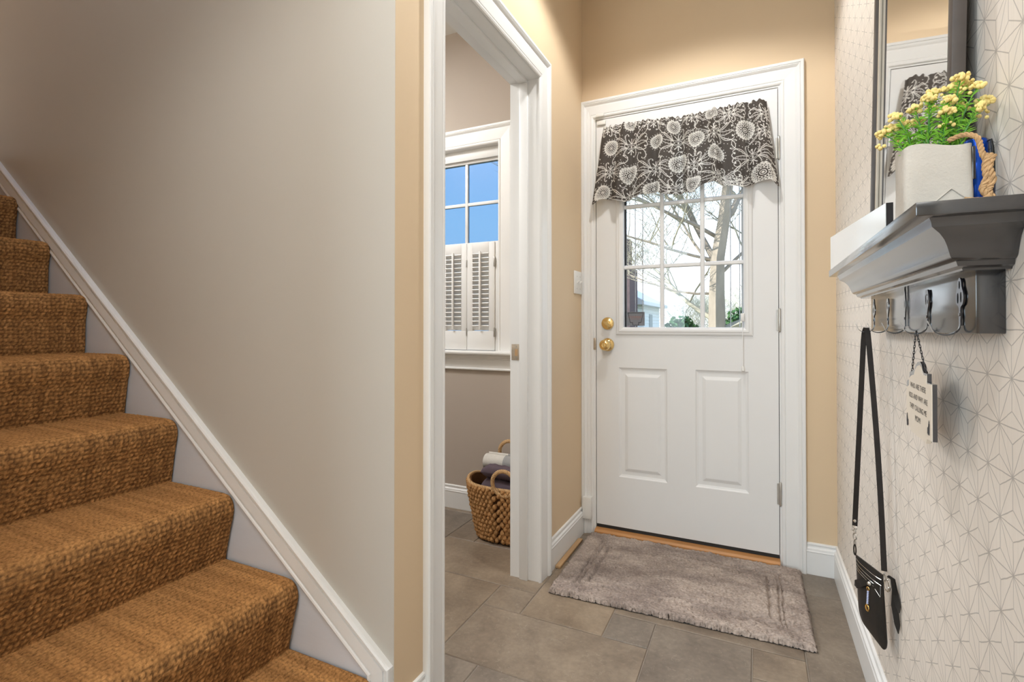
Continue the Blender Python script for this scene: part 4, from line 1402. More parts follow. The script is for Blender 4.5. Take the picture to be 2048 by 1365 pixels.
for i, (hy, kd) in enumerate(zip(HOOKY, (0, 1, 2, 1, 0))):
    dz = tz(hy)
    zb = 1.0505+dz
    mb = plate_mesh(kd, lambda u, v, t, hy=hy, zb=zb: (BX-0.0026-t, hy-u*1.25, zb+v), 0.0012)
    pts = []
    for a in np.linspace(0, math.pi*0.86, 15):      # the curl below the plate
        pts.append((0.2485+0.0170*math.cos(a), zb-0.0135*math.sin(a)+0.001))
    pts += [(pts[-1][0]-0.0020, pts[-1][1]+0.0060), (pts[-1][0]-0.0050, pts[-1][1]+0.0120)]
    w0 = 0.0030
    vv, ff = [], []
    for j, (xx, zz) in enumerate(pts):
        ww = w0*0.75 if j < 13 else w0*1.35
        for sy in (-ww, ww):
            for th_ in (0, 0.0022):
                vv.append((xx+th_*0.4, hy+sy, zz-th_))
    for j in range(len(pts)-1):
        b = j*4
        ff += [(b, b+2, b+6, b+4), (b+1, b+5, b+7, b+3), (b, b+4, b+5, b+1), (b+2, b+3, b+7, b+6)]
    ff += [(0, 1, 3, 2), tuple(len(vv)-4+q for q in (0, 2, 3, 1))]
    mb.add(vv, ff, True)
    hk = obj('hook', mb, 'blackiron', shelf)
    mb = MB(); mb.lathe([(0.0026, 0), (0.0022, 0.0010), (0.0003, 0.0013)], (BX-0.0038, hy, zb+0.016), '-X', 8); obj('screw', mb, 'blackiron', hk)

# ------------------------------------------------------------------ mirror leaning on the shelf
mir = thing('mirror', (0.2578, 0.96, 1.2085), 'tall brown framed mirror leaning on the shelf against the wallpaper', 'mirror', rot=None)
LEAN = 0.0225
def lean(mb):
    mb.v = [(p[0]+LEAN*(p[2]-1.2085), p[1], p[2]) for p in mb.v]
    return mb
MX, MY0, MY1, MZ0, MZ1, MT, MS = 0.2590, 0.962, 1.550, 1.2088, 2.30, 0.0172, 0.020
zr = tz(1.25)
def lip(a0, a1, b0, b1):
    m_ = MB(); m_.box(a0, a1, b0[0], b0[1], b1[0], b1[1], 0.0012); return lean(m_)
obj('frame_stile', lip(MX, MX+MT, (MY0, MY0+MS), (MZ0, MZ1)), 'frame', mir)
obj('frame_stile', lip(MX, MX+MT, (MY1-MS, MY1), (MZ0, MZ1)), 'frame', mir)
obj('frame_rail', lip(MX, MX+MT, (MY0+MS, MY1-MS), (MZ0, MZ0+MS)), 'frame', mir)
obj('frame_rail', lip(MX, MX+MT, (MY0+MS, MY1-MS), (MZ1-MS, MZ1)), 'frame', mir)
for a, b in ((MY0+MS, MY0+MS+0.004), (MY1-MS-0.012, MY1-MS)):
    obj('liner', lip(MX+0.006, MX+0.012, (a, b), (MZ0+MS, MZ1-MS)), 'linerwood', mir)  # pale strip painted in for the reflection along the frame's inner edge
m_ = MB()
m_.add([(MX+0.012, MY0+MS, MZ0+MS), (MX+0.012, MY1-MS, MZ0+MS), (MX+0.012, MY1-MS, MZ1-MS), (MX+0.012, MY0+MS, MZ1-MS)], [(0, 1, 2, 3)])
obj('mirror_glass', lean(m_), 'mirror', mir)

# ------------------------------------------------------------------ things on the shelf
board = thing('sign_board', (0.205, 1.36, 1.206), 'glossy white panel with black edges standing at the far end of the shelf', 'sign')
P_ = {}
a0, a1 = (0.2035, 1.075), (0.1885, 1.66)
mb = MB()
zb0, zb1 = 1.2088+tz(a0[1]), 1.2088+tz(a1[1])
v = []
for (x, y), zb, zt in ((a0, zb0, 1.2632), (a1, zb1, 1.2955)):
    v += [(x, y, zb), (x+0.0012, y, zb), (x+0.0012, y, zt), (x, y, zt)]
mb.add(v, [(0, 1, 2, 3), (4, 7, 6, 5), (0, 3, 7, 4), (1, 5, 6, 2), (3, 2, 6, 7), (0, 4, 5, 1)])
obj('face', mb, 'gloss_white', board)
mb = MB()
v = []
for (x, y), zb, zt in ((a0, zb0, 1.2637), (a1, zb1, 1.2957)):
    v += [(x+0.0012, y-0.0004, zb), (x+0.0115, y-0.0004, zb), (x+0.0115, y-0.0004, zt), (x+0.0012, y-0.0004, zt)]
mb.add(v, [(0, 1, 2, 3), (4, 7, 6, 5), (0, 3, 7, 4), (1, 5, 6, 2), (3, 2, 6, 7), (0, 4, 5, 1)])
obj('backing', mb, 'blackiron', board)

plant = thing('potted_plant', (0.226, 0.905, 1.2085), 'yellow flowered green plant in a canvas covered pot on the shelf', 'plant')
pz = 1.2085+tz(0.9)
def pot():
    # canvas sleeve: rounded box, slightly slumped
    x0, x1, y0, y1 = 0.1885, 0.2655, 0.880, 0.938
    nh, per = 14, []
    rr = 0.007
    for cx, cy_, a0 in ((x1-rr, y0+rr, -90), (x1-rr, y1-rr, 0), (x0+rr, y1-rr, 90), (x0+rr, y0+rr, 180)):
        for a in range(0, 91, 30):
            per.append((cx+rr*math.cos(R(a0+a)), cy_+rr*math.sin(R(a0+a))))
    dense = []
    for i in range(len(per)):
        p, q = per[i], per[(i+1) % len(per)]
        L = math.hypot(q[0]-p[0], q[1]-p[1])
        n = max(1, int(L/0.006))
        dense += [(p[0]+(q[0]-p[0])*j/n, p[1]+(q[1]-p[1])*j/n) for j in range(n)]
    cx, cy_ = (x0+x1)/2, (y0+y1)/2
    rg = random.Random(4)
    vs, fs = [], []
    nd = len(dense)
    for i in range(nh+1):
        t_ = i/nh
        for j, (x, y) in enumerate(dense):
            s = 1.0 - 0.02*t_ + 0.012*math.sin(t_*5+j*0.35) + rg.uniform(-0.004, 0.004)
            zt = pz + 0.094*t_ + (0.004*math.sin((x-x0)*70+0.5)+0.0035*math.sin(y*90))*t_**3
            vs.append((cx+(x-cx)*s, cy_+(y-cy_)*s, zt))
    for i in range(nh):
        for j in range(nd):
            fs.append((i*nd+j, i*nd+(j+1) % nd, (i+1)*nd+(j+1) % nd, (i+1)*nd+j))
    o1 = len(vs)
    for j, (x, y) in enumerate(dense):
        b = vs[nh*nd+j]
        vs.append((cx+(b[0]-cx)*0.95, cy_+(b[1]-cy_)*0.95, b[2]-0.001))
    for j in range(nd):
        vs.append((cx+(vs[o1+j][0]-cx), cy_+(vs[o1+j][1]-cy_), vs[o1+j][2]-0.02))
    for j in range(nd):
        k2 = (j+1) % nd
        fs.append((nh*nd+j, nh*nd+k2, o1+k2, o1+j))
        fs.append((o1+j, o1+k2, o1+nd+k2, o1+nd+j))
    fs.append(tuple(o1+nd+j for j in range(nd)))
    fs.append(tuple(range(nd))[::-1])
    m_ = MB(); m_.add(vs, fs, True)
    p_ = obj('pot', m_, 'potcloth', plant)
    p_['label'] = 'square pot sleeve of natural canvas with a folded corner'
    m_ = MB()
    yf = y0-0.0006
    m_.tube([(x0+0.022, yf, pz+0.002), (x0+0.036, yf, pz+0.014), (x0+0.052, yf, pz+0.029), (x0+0.066, yf, pz+0.016), (x1-0.003, yf, pz+0.006)], 0.0009, 6)
    obj('fold_seam', m_, 'potcloth', p_)
    m_ = MB(); m_.box(x1-0.0015, x1+0.0022, 0.8835, 0.8875, pz+0.04, pz+0.085, 0.0008)
    obj('edge_tab', m_, 'blackiron', p_)
pot()
def rope(pts, r, twist, strand_r, mat, parent, name='rope_handle', nst=3, seg=6):
    """a laid rope: strands wound round a path"""
    pts = [Vector(p) for p in pts]
    dense = []
    for i in range(len(pts)-1):
        p_, a, b, n_ = pts[max(0, i-1)], pts[i], pts[i+1], pts[min(len(pts)-1, i+2)]
        for j in range(12):
            t_ = j/12
            dense.append(0.5*((2*a)+(-p_+b)*t_+(2*p_-5*a+4*b-n_)*t_*t_+(-p_+3*a-3*b+n_)*t_**3))
    dense.append(pts[-1])
    m_ = MB()
    up = Vector((0.3, 0.2, 1))
    ss = 0
    rows = [[] for _ in range(nst)]
    for i, p in enumerate(dense):
        d = (dense[min(i+1, len(dense)-1)]-dense[max(0, i-1)]).normalized()
        if i:
            ss += (p-dense[i-1]).length
        s = d.cross(up)
        if s.length < 1e-3:
            s = d.cross(Vector((1, 0, 0)))
        s.normalize()
        q = d.cross(s)
        for k_ in range(nst):
            a = 2*math.pi*(k_/nst + ss/twist)
            rows[k_].append(p+s*(r*math.cos(a))+q*(r*math.sin(a)))
    for row in rows:
        m_.tube(row, strand_r, seg)
    o = obj(name, m_, mat, parent)
    o['kind'] = 'stuff'
    return o
rope([(0.240, 0.888, pz+0.0975), (0.254, 0.879, pz+0.100), (0.2655, 0.873, pz+0.093), (0.2685, 0.870, pz+0.078), (0.2705, 0.868, pz+0.066), (0.2745, 0.868, pz+0.058)], 0.0018, 0.016, 0.0019, 'jute', plant)
rope([(0.2765, 0.8685, pz+0.068), (0.2725, 0.8665, pz+0.052), (0.2735, 0.8665, pz+0.036), (0.2695, 0.8665, pz+0.022), (0.2745, 0.8635, pz+0.010), (0.268, 0.8585, pz+0.0055), (0.256, 0.8505, pz+0.0040), (0.243, 0.8415, pz+0.0040)], 0.0024, 0.020, 0.0024, 'jute', plant)
rope([(0.2805, 0.8685, pz+0.066), (0.2755, 0.8650, pz+0.050), (0.2785, 0.8650, pz+0.033), (0.2745, 0.8650, pz+0.019), (0.2785, 0.8650, pz+0.009)], 0.0022, 0.018, 0.0022, 'jute', plant)
def flowers():
    rg = random.Random(12)
    cx, cy_ = 0.226, 0.908
    # (x offset at the tip, height, y offset)
    tips = [(-0.058, 0.128, -0.012), (-0.046, 0.142, 0.004), (-0.041, 0.158, -0.008), (-0.030, 0.150, 0.012), (-0.018, 0.170, 0.000), (-0.004, 0.180, -0.012), (0.004, 0.196, 0.006),
            (0.016, 0.172, -0.014), (0.024, 0.200, 0.004), (0.031, 0.210, -0.008), (0.040, 0.205, 0.010), (0.049, 0.192, -0.006), (0.059, 0.168, 0.004), (-0.010, 0.152, 0.016), (0.036, 0.168, 0.014), (0.012, 0.150, -0.018), (0.050, 0.150, -0.016)]
    for i, (tx, hh, ty) in enumerate(tips):
        b = Vector((cx+tx*0.45+rg.uniform(-0.006, 0.006), cy_+ty*0.7, pz+0.080))
        hh = 0.094+(hh-0.094)*0.80
        tip = Vector((cx+tx*1.02, cy_+ty, pz+hh))
        mid = (b+tip)/2 + Vector((-tx*0.12, 0, 0.006))
        pts = []
        for j in range(9):
            t_ = j/8
            pts.append(b*(1-t_)**2+mid*2*t_*(1-t_)+tip*t_*t_)
        m_ = MB(); m_.tube(pts, [0.0015-0.0008*j/8 for j in range(9)], 6)
        so = obj('flower_stem', m_, 'stem', plant)
        m_ = MB()
        nl = 64
        for j in range(nl):
            t_ = rg.uniform(0.08, 0.97)
            p = b*(1-t_)**2+mid*2*t_*(1-t_)+tip*t_*t_
            a = rg.uniform(0, 2*math.pi)
            el = rg.uniform(0.15, 0.9)
            L = rg.uniform(0.009, 0.019)*(1.1-0.4*t_)
            d = Vector((math.cos(a)*math.cos(el), math.sin(a)*math.cos(el), math.sin(el)))
            sd = d.cross(Vector((0, 0, 1))).normalized()*rg.uniform(0.0008, 0.0015)
            up = Vector((0, 0, 0.0005))
            m_.add([p, p+d*L*0.5+sd+up, p+d*L-Vector((0, 0, L*0.15)), p+d*L*0.5-sd+up, p+d*L*0.5-up*2], [(0, 1, 2), (0, 2, 3), (0, 4, 2), (1, 0, 4), (3, 4, 0)])
        lo = obj('leaves', m_, 'leaf', so)
        lo['kind'] = 'stuff'
        m_ = MB()
        for j in range(rg.randint(20, 28)):
            a = rg.uniform(0, 2*math.pi)
            rr = rg.uniform(0.0, 0.0098)
            m_.sphere(tip+Vector((rr*math.cos(a), rr*math.sin(a)*0.8, rg.uniform(-0.002, 0.006)-rr*0.35)), rg.uniform(0.0022, 0.0036), 7, 5)
        if i % 3 == 0:
            for j in range(6):
                m_.sphere(tip+Vector((rg.uniform(-0.010, 0.010), rg.uniform(-0.006, 0.006), rg.uniform(-0.024, -0.012))), rg.uniform(0.0018, 0.0030), 7, 5)
        fo = obj('flower_cluster', m_, 'flower', so)
        fo['kind'] = 'stuff'
flowers()
ft = thing('flashlight', (0.285, 0.943, pz), 'bright blue flashlight standing behind the canvas pot', 'flashlight')
mb = MB()
mb.lathe([(0.0125, 0), (0.0140, 0.002), (0.0140, 0.018), (0.0125, 0.020), (0.0125, 0.024), (0.0135, 0.026), (0.0135, 0.072), (0.0128, 0.075), (0.0140, 0.078), (0.0140, 0.104), (0.0125, 0.108), (0.0005, 0.109)], (0.285, 0.943, pz+0.0003), 'Z', 22)
obj('barrel', mb, 'bluemetal', ft)
mb = MB()
pp = [(0.2955, 0.934, pz+0.103), (0.2985, 0.930, pz+0.104), (0.2992, 0.928, pz+0.092), (0.2995, 0.926, pz+0.070), (0.2985, 0.924, pz+0.045), (0.295, 0.922, pz+0.025), (0.2905, 0.924, pz+0.010), (0.286, 0.9285, pz+0.006)]
mb.tube(pp, [0.0010, 0.0012, 0.0018, 0.0018, 0.0022, 0.0022, 0.0016, 0.0012], 8)
ws_ = obj('wrist_strap', mb, 'leather', ft)
ws_['label'] = 'black cord wrist strap'

# ------------------------------------------------------------------ plaque on a chain
pq = thing('wall_plaque', (0.2490, 1.088, 0.86), 'cream lettered plaque hanging by a chain from the fourth hook', 'plaque')
PX = 0.2500
def pf(u, v, t):
    """u: towards the camera (0..1 left to right), v: height, t: thickness towards the wall"""
    w = 0.176
    y = 1.188 - u*w
    return (PX + t + 0.006*(1-u), y, v - 0.012*(1-u))
zt0 = 0.952
out = [(0.0, 0.945), (0.12, 0.950), (0.12, 0.962), (0.22, 0.968), (0.34, 0.970), (0.38, 0.978), (0.46, 0.985), (0.56, 0.987), (0.62, 0.983), (0.66, 0.974), (0.70, 0.970), (0.82, 0.970), (0.82, 0.956), (1.0, 0.956),
       (1.0, 0.866), (0.84, 0.866), (0.80, 0.858), (0.74, 0.860), (0.20, 0.866), (0.16, 0.874), (0.0, 0.874)]
mb = MB()
mb.prism(out, pf, 0.0, 0.0065)
pl = obj('plate', mb, 'plaque', pq)
mb = MB()
mb.prism(out, lambda u, v, t: (pf(u, v, t)[0], (pf(u, v, t)[1]-1.088)*1.012+1.088, (v-0.915)*1.012+0.915), 0.0012, 0.0072)
pb_ = obj('dark_edge', mb, 'blackiron', pq)
for body, zc, s_ in (('WHO ARE THESE', 0.9380, 0.0135), ('KIDS AND WHY ARE', 0.9190, 0.0135), ('THEY CALLING ME', 0.9000, 0.0135), ('MOM?', 0.8815, 0.0145)):
    text_mesh(body, s_, lambda x, y, z, zc=zc: (pf(0.5+x/0.176, zc, 0)[0]-0.0004, pf(0.5+x/0.176, zc, 0)[1], zc+y), 'ink', pq, depth=0.0002, space=1.05)
for u0, sgn in ((0.03, 1), (0.93, -1)):
    mb = MB()
    for j in range(9):
        mb.tube([pf(u0+sgn*0.008*j, 0.874+0.002*((j*5) % 3), -0.0003), pf(u0+sgn*(0.008*j-0.004), 0.886+0.012*math.exp(-((j-2)/2.5)**2), -0.0003)], 0.0005, 4)
    o = obj('leaf_ornament', mb, 'ink', pq)
    o['kind'] = 'stuff'
hx, hy_, hz = 0.2512, HOOKY[3], 1.0366
def chain(p, q, n, parent):
    p, q = Vector(p), Vector(q)
    d = (q-p).normalized()
    s = d.cross(Vector((1, 0, 0))).normalized()
    t_ = d.cross(s)
    for i in range(n):
        c = p.lerp(q, (i+0.5)/n)
        L = (q-p).length/n*0.72
        w = 0.0019
        a_, b_ = (s, t_) if i % 2 else (s*0.6+t_*0.8, t_)
        ring = [c+d*(L*math.cos(k_*math.pi/5))+a_*(w*math.sin(k_*math.pi/5)) for k_ in range(11)]
        mb = MB(); mb.tube(ring, 0.00062, 5, caps=False)
        obj('chain_link', mb, 'blackiron', parent)
for u in (0.16, 0.78):
    e_ = pf(u, 0.966, 0.003)
    chain((hx, hy_+(0.004 if u < 0.5 else -0.004), hz), e_, 15, pq)
    mb = MB()
    rg_ = [Vector(e_)+Vector((0, 0.0032*math.sin(k_*math.pi/6), 0.0032*math.cos(k_*math.pi/6)-0.002)) for k_ in range(13)]
    mb.tube(rg_, 0.0007, 6, caps=False)
    obj('eyelet', mb, 'nickel', pq)
mb = MB()
mb.tube([(hx, hy_+0.004, hz), (hx+0.0005, hy_+0.002, hz+0.0042), (hx, hy_-0.002, hz+0.0042), (hx, hy_-0.004, hz)], 0.0010, 6)
obj('top_link', mb, 'blackiron', pq)

# ------------------------------------------------------------------ purse
pu = thing('crossbody_purse', (0.255, 1.52, 0.28), 'small black leather crossbody pouch hanging by its strap from the farthest hook', 'purse')
TL, TR, BR, BL = Vector((0.230, 1.565, 0.458)), Vector((0.270, 1.478, 0.4535)), Vector((0.2800, 1.480, 0.262)), Vector((0.2365, 1.566, 0.297))
NRM = (TR-TL).cross(BL-TL).normalized()
if NRM.y > 0:
    NRM = -NRM
def qp(u, v, h=0.0):
    """u left..right, v top..bottom on the pouch face"""
    return (TL*(1-u)*(1-v)+TR*u*(1-v)+BR*u*v+BL*(1-u)*v) + NRM*h
def pouch():
    n = 18
    vs, fs = [], []
    def puff(u, v):
        a = min(u, 1-u)*2
        b = min(v, 1-v)*2
        return 0.0012 + 0.0060*(min(1, a*2.5)**0.6)*(min(1, b*2.2)**0.6)*(0.6+0.4*v)
    def rc(u, v):      # rounded lower corners
        c = 0.20
        du, dv = (abs(u-0.5)-(0.5-c))/c, (v-(1-c))/c
        if du > 0 and dv > 0:
            k_ = max(du, dv)/math.hypot(du, dv)
            u = 0.5+math.copysign((0.5-c)+du*k_*c, u-0.5)
            v = (1-c)+dv*k_*c
        return u, v
    for s in (1, -1):
        for i in range(n+1):
            for j in range(n+1):
                u, v = rc(j/n, i/n)
                vs.append(qp(u, v, s*puff(j/n, i/n)))
    I = lambda s, i, j: s*(n+1)*(n+1)+i*(n+1)+j
    for i in range(n):
        for j in range(n):
            fs.append((I(0, i, j), I(0, i, j+1), I(0, i+1, j+1), I(0, i+1, j)))
            fs.append((I(1, i, j), I(1, i+1, j), I(1, i+1, j+1), I(1, i, j+1)))
    rim = [(0, j) for j in range(n)] + [(i, n) for i in range(n)] + [(n, j) for j in range(n, 0, -1)] + [(i, 0) for i in range(n, 0, -1)]
    for (a, b), (c, d) in zip(rim, rim[1:]+rim[:1]):
        fs.append((I(0, a, b), I(1, a, b), I(1, c, d), I(0, c, d)))
    m_ = MB(); m_.add(vs, fs, True)
    return m_
po = obj('pouch', pouch(), 'leather', pu)
for v0, v1, u1 in ((0.05, 0.075, 0.97), (0.115, 0.15, 0.97), (0.16, 0.20, 0.80), (0.20, 0.24, 0.80)):
    mb = MB()
    mb.tube([qp(0.03+(u1-0.03)*t_, v0+(v1-v0)*t_, 0.0076-0.006*abs(t_-0.5)**3*8) for t_ in np.linspace(0, 1, 12)], 0.0006, 5)
    o = obj('zip_tape', mb, 'chrome', po)
mb = MB()
mb.tube([qp(0.80, 0.24, 0.0076), qp(0.96, 0.29, 0.0062), qp(0.97, 0.15, 0.0050)], 0.0005, 5)
obj('zip_tape', mb, 'chrome', po)
mb = MB()
mb.tube([qp(0.985, 0.06+0.74*t_, 0.0016) for t_ in np.linspace(0, 1, 14)], 0.0016, 6)
obj('piping', mb, 'strapbrown', po)
# zip pull with beads and charm
zc = qp(0.66, 0.215, 0.011)
mb = MB(); mb.sphere(zc, 0.0055, 10, 7, (1, 0.6, 1)); obj('zip_slider', mb, 'chrome', pu)
def ringm(c, r, w, ax, ay, seg=14):
    c = Vector(c); m_ = MB()
    m_.tube([c+Vector(ax)*(r*math.cos(k_*2*math.pi/seg))+Vector(ay)*(r*math.sin(k_*2*math.pi/seg)) for k_ in range(seg+1)], w, 6, caps=False)
    return m_
UX = (TR-TL).normalized()
zz = Vector((0, 0, 1))
pull = zc + Vector((0, 0, 0)) + NRM*0.004
obj('pull_ring', ringm(pull-zz*0.012, 0.0042, 0.0009, UX, zz), 'gold', pu)
for k_ in range(8):
    mb = MB(); mb.sphere(pull-zz*(0.0195+0.0042*k_)+UX*(-0.0003*k_), 0.0024, 8, 6); obj('bead', mb, 'bead', pu)
obj('charm', ringm(pull-zz*0.0605-UX*0.003, 0.0055, 0.0018, UX, zz*1.35), 'gold', pu)
mb = MB()
a_ = qp(0.60, 0.225, 0.010)
mb.add([a_, a_+zz*0.006, qp(0.30, 0.27, 0.012), qp(0.10, 0.36, 0.011), qp(0.06, 0.46, 0.010), qp(0.20, 0.45, 0.0125), qp(0.42, 0.34, 0.0125), a_-zz*0.005,
        a_+NRM*0.002, a_+zz*0.006+NRM*0.002, qp(0.30, 0.27, 0.014), qp(0.10, 0.36, 0.013), qp(0.06, 0.46, 0.012), qp(0.20, 0.45, 0.0145), qp(0.42, 0.34, 0.0145), a_-zz*0.005+NRM*0.002],
       [(0, 1, 2, 7), (7, 2, 6), (2, 3, 6), (3, 5, 6), (3, 4, 5), (8, 15, 10, 9), (15, 14, 10), (10, 14, 11), (11, 14, 13), (11, 13, 12)] +
       [(i, (i+1) % 8, 8+(i+1) % 8, 8+i) for i in range(8)])
obj('pull_tab', mb, 'leather', pu)
# strap: over the hook, one end to a clasp at the left corner, the other to a ring at the right corner
def ribbon(pts, widths, nrm, th, name, mat, parent):
    m_ = MB()
    pts = [Vector(p) for p in pts]
    vs, fs = [], []
    nrm = Vector(nrm).normalized()
    for i, p in enumerate(pts):
        d = (pts[min(i+1, len(pts)-1)]-pts[max(0, i-1)]).normalized()
        s = d.cross(nrm).normalized()*widths[i]
        n2 = s.cross(d).normalized()*th
        vs += [p-s-n2, p+s-n2, p+s+n2, p-s+n2]
    for i in range(len(pts)-1):
        b = i*4
        for k_ in range(4):
            fs.append((b+k_, b+(k_+1) % 4, b+4+(k_+1) % 4, b+4+k_))
    fs += [(0, 1, 2, 3), tuple(len(vs)-4+q for q in (3, 2, 1, 0))]
    m_.add(vs, fs, True)
    return obj(name, m_, mat, parent)
hk = Vector((0.2495, HOOKY[0], 1.0400))
lt = TL + Vector((-0.0015, 0.006, 0.072))
rt = TR + Vector((0.003, -0.002, 0.010))
pts = []
for t_ in np.linspace(0, 1, 12):
    pts.append(lt.lerp(hk+Vector((-0.004, 0.007, -0.030)), t_))
pts += [hk+Vector((-0.002, 0.006, -0.008)), hk+Vector((0, 0.002, 0.0012)), hk+Vector((0.001, -0.003, 0.0012)), hk+Vector((0.003, -0.007, -0.010))]
for t_ in np.linspace(0.05, 1, 12):
    q = (hk+Vector((0.005, -0.009, -0.040))).lerp(rt, t_)
    q.x += 0.003*math.sin(t_*math.pi)
    pts.append(q)
strap = ribbon(pts, [0.0058]*len(pts), (-0.25, -1.0, 0.0), 0.0011, 'strap', 'strapbrown', pu)
mb = MB(); mb.lathe([(0.0042, 0), (0.0038, 0.0014), (0.0005, 0.002)], lt+Vector((0, -0.0012, 0.013)), '-Y', 10); obj('rivet', mb, 'chrome', strap)
c1 = lt-zz*0.004
obj('strap_loop', ringm(c1, 0.0085, 0.0010, UX, zz*0.45), 'nickel', pu)
obj('swivel', ringm(c1-zz*0.010, 0.0036, 0.0011, UX, zz*1.5), 'nickel', pu)
mb = MB(); mb.tube([c1-zz*0.010+UX*-0.004, c1-zz*0.012-UX*0.011], 0.0012, 6); obj('clasp_lever', mb, 'nickel', pu)
obj('clasp', ringm(c1-zz*0.024, 0.0062, 0.0014, UX, zz*1.3), 'nickel', pu)
obj('d_ring', ringm(c1-zz*0.041, 0.0038, 0.0013, UX*0.8, zz*2.0), 'nickel', pu)
obj('corner_loop', ringm(TL+Vector((-0.002, 0.003, 0.011)), 0.0052, 0.0016, UX*0.8, zz*2.6), 'strapbrown', pu)
obj('side_ring', ringm(TR+Vector((0.0075, -0.008, -0.020)), 0.0078, 0.0022, UX, zz*1.75), 'chrome', pu)
obj('side_loop', ringm(TR+Vector((0.004, -0.003, -0.004)), 0.0040, 0.0018, UX, zz*1.9), 'nickel', pu)
tp = TR+Vector((0.008, -0.008, 0.002))
for dx, L in ((0.0, 0.118), (0.006, 0.070)):
    pts = [tp+Vector((dx*0.4, 0.0, 0.0)), tp+Vector((0.0085+dx*0.4, -0.003, -0.004)), tp+Vector((0.0125+dx*0.3, -0.004, -0.030)), tp+Vector((0.0125+dx*0.3, -0.005, -0.064*L/0.118)), tp+Vector((0.0150+dx*0.3, -0.018, -L*0.86)), tp+Vector((0.0150+dx*0.3, -0.026, -L))]
    ribbon(pts, [0.003, 0.004, 0.005, 0.0072, 0.006, 0.0008], (-0.6, -0.8, 0), 0.0007, 'tie_end', 'leather', pu)

# ------------------------------------------------------------------ laundry basket and its contents
bk = thing('wicker_basket', (-1.105, 2.26, 0), 'woven seagrass tote basket with loop handles behind the laundry doorway', 'basket')
BCX, BCY, BH = -1.105, 2.262, 0.262
def bsec(t):
    """half sizes of the oval at height fraction t"""
    return 0.148+0.066*t**0.8, 0.098+0.022*t
def bpt(a, t, off=0.0):
    rx, ry = bsec(t)
    p = 2.6
    ca, sa = math.cos(a), math.sin(a)
    x = (abs(ca)**(2/p))*(1 if ca >= 0 else -1)*(rx+off)
    y = (abs(sa)**(2/p))*(1 if sa >= 0 else -1)*(ry+off)
    z = t*BH + (0.020*(abs(math.cos(a))**6) if t > 0.5 else 0)*((t-0.5)*2)
    return Vector((BCX+x, BCY+y, 0.004+z))
na, nh = 60, 12
vs, fs = [], []
for s, off in ((0, -0.004), (1, -0.012)):
    for i in range(nh+1):
        for j in range(na):
            vs.append(bpt(2*math.pi*j/na, i/nh, off))
I = lambda s, i, j: s*(nh+1)*na+i*na+(j % na)
for i in range(nh):
    for j in range(na):
        fs.append((I(0, i, j), I(0, i, j+1), I(0, i+1, j+1), I(0, i+1, j)))
        fs.append((I(1, i, j), I(1, i+1, j), I(1, i+1, j+1), I(1, i, j+1)))
for j in range(na):
    fs.append((I(0, nh, j), I(0, nh, j+1), I(1, nh, j+1), I(1, nh, j)))
fs.append(tuple(I(0, 0, j) for j in range(na))[::-1])
fs.append(tuple(I(1, 0, j) for j in range(na)))
mb = MB(); mb.add(vs, fs, True)
obj('basket_body', mb, 'strawdark', bk)
mb = MB()
rg = random.Random(9)
rows, cols = 13, 58
for i in range(rows):
    for j in range(cols):
        a = 2*math.pi*(j+0.5*(i % 2))/cols + rg.uniform(-0.012, 0.012)
        t0 = (i+rg.uniform(-0.1, 0.1))/rows
        t1 = min(1.0, t0+1.55/rows)
        t0 = max(0.0, t0)
        face = abs(math.sin(a))
        tw = (1 if j % 2 else -1)*0.022
        if face < 0.55:            # the ends are woven sideways
            p0, p2 = bpt(a-0.075, t0+0.35/rows, 0.001), bpt(a+0.075, t0+0.75/rows, 0.001)
            pm = bpt(a, (t0+0.55/rows), 0.0065+rg.uniform(-0.001, 0.002))
            w = 0.0095
        else:
            p0, p2 = bpt(a-tw, t0, 0.0005), bpt(a+tw, t1, 0.0015)
            pm = bpt(a, (t0+t1)/2, 0.0078+rg.uniform(-0.001, 0.002))
            w = 0.0128
        pts = [p0, p0.lerp(pm, 0.55)+(pm-p0.lerp(p2, 0.5))*0.25, pm, p2.lerp(pm, 0.55)+(pm-p0.lerp(p2, 0.5))*0.25, p2]
        mb.tube(pts, [0.0018, w*0.85, w, w*0.8, 0.0018], 6)
wv = obj('weave', mb, 'straw', bk)
wv['kind'] = 'stuff'
def loop_handle(sy, nm):
    y = BCY+sy*(bsec(1.0)[1]+0.004)
    pts = []
    for k_ in range(17):
        a = 2*math.pi*k_/16
        pts.append((BCX+(0.030 if sy < 0 else -0.060)+0.060*math.cos(a), y+sy*0.002, (0.300 if sy < 0 else 0.382)+0.058*math.sin(a)))
    return rope(pts, 0.0050, 0.028, 0.0052, 'ropehandle', bk, 'loop_handle', 3, 6)
loop_handle(-1, 'front')
loop_handle(1, 'back')
rim = [bpt(2*math.pi*k_/40, 1.0, 0.0) for k_ in range(41)]
rope(rim, 0.0042, 0.03, 0.0046, 'ropehandle', bk, 'rim_rope', 3, 5)
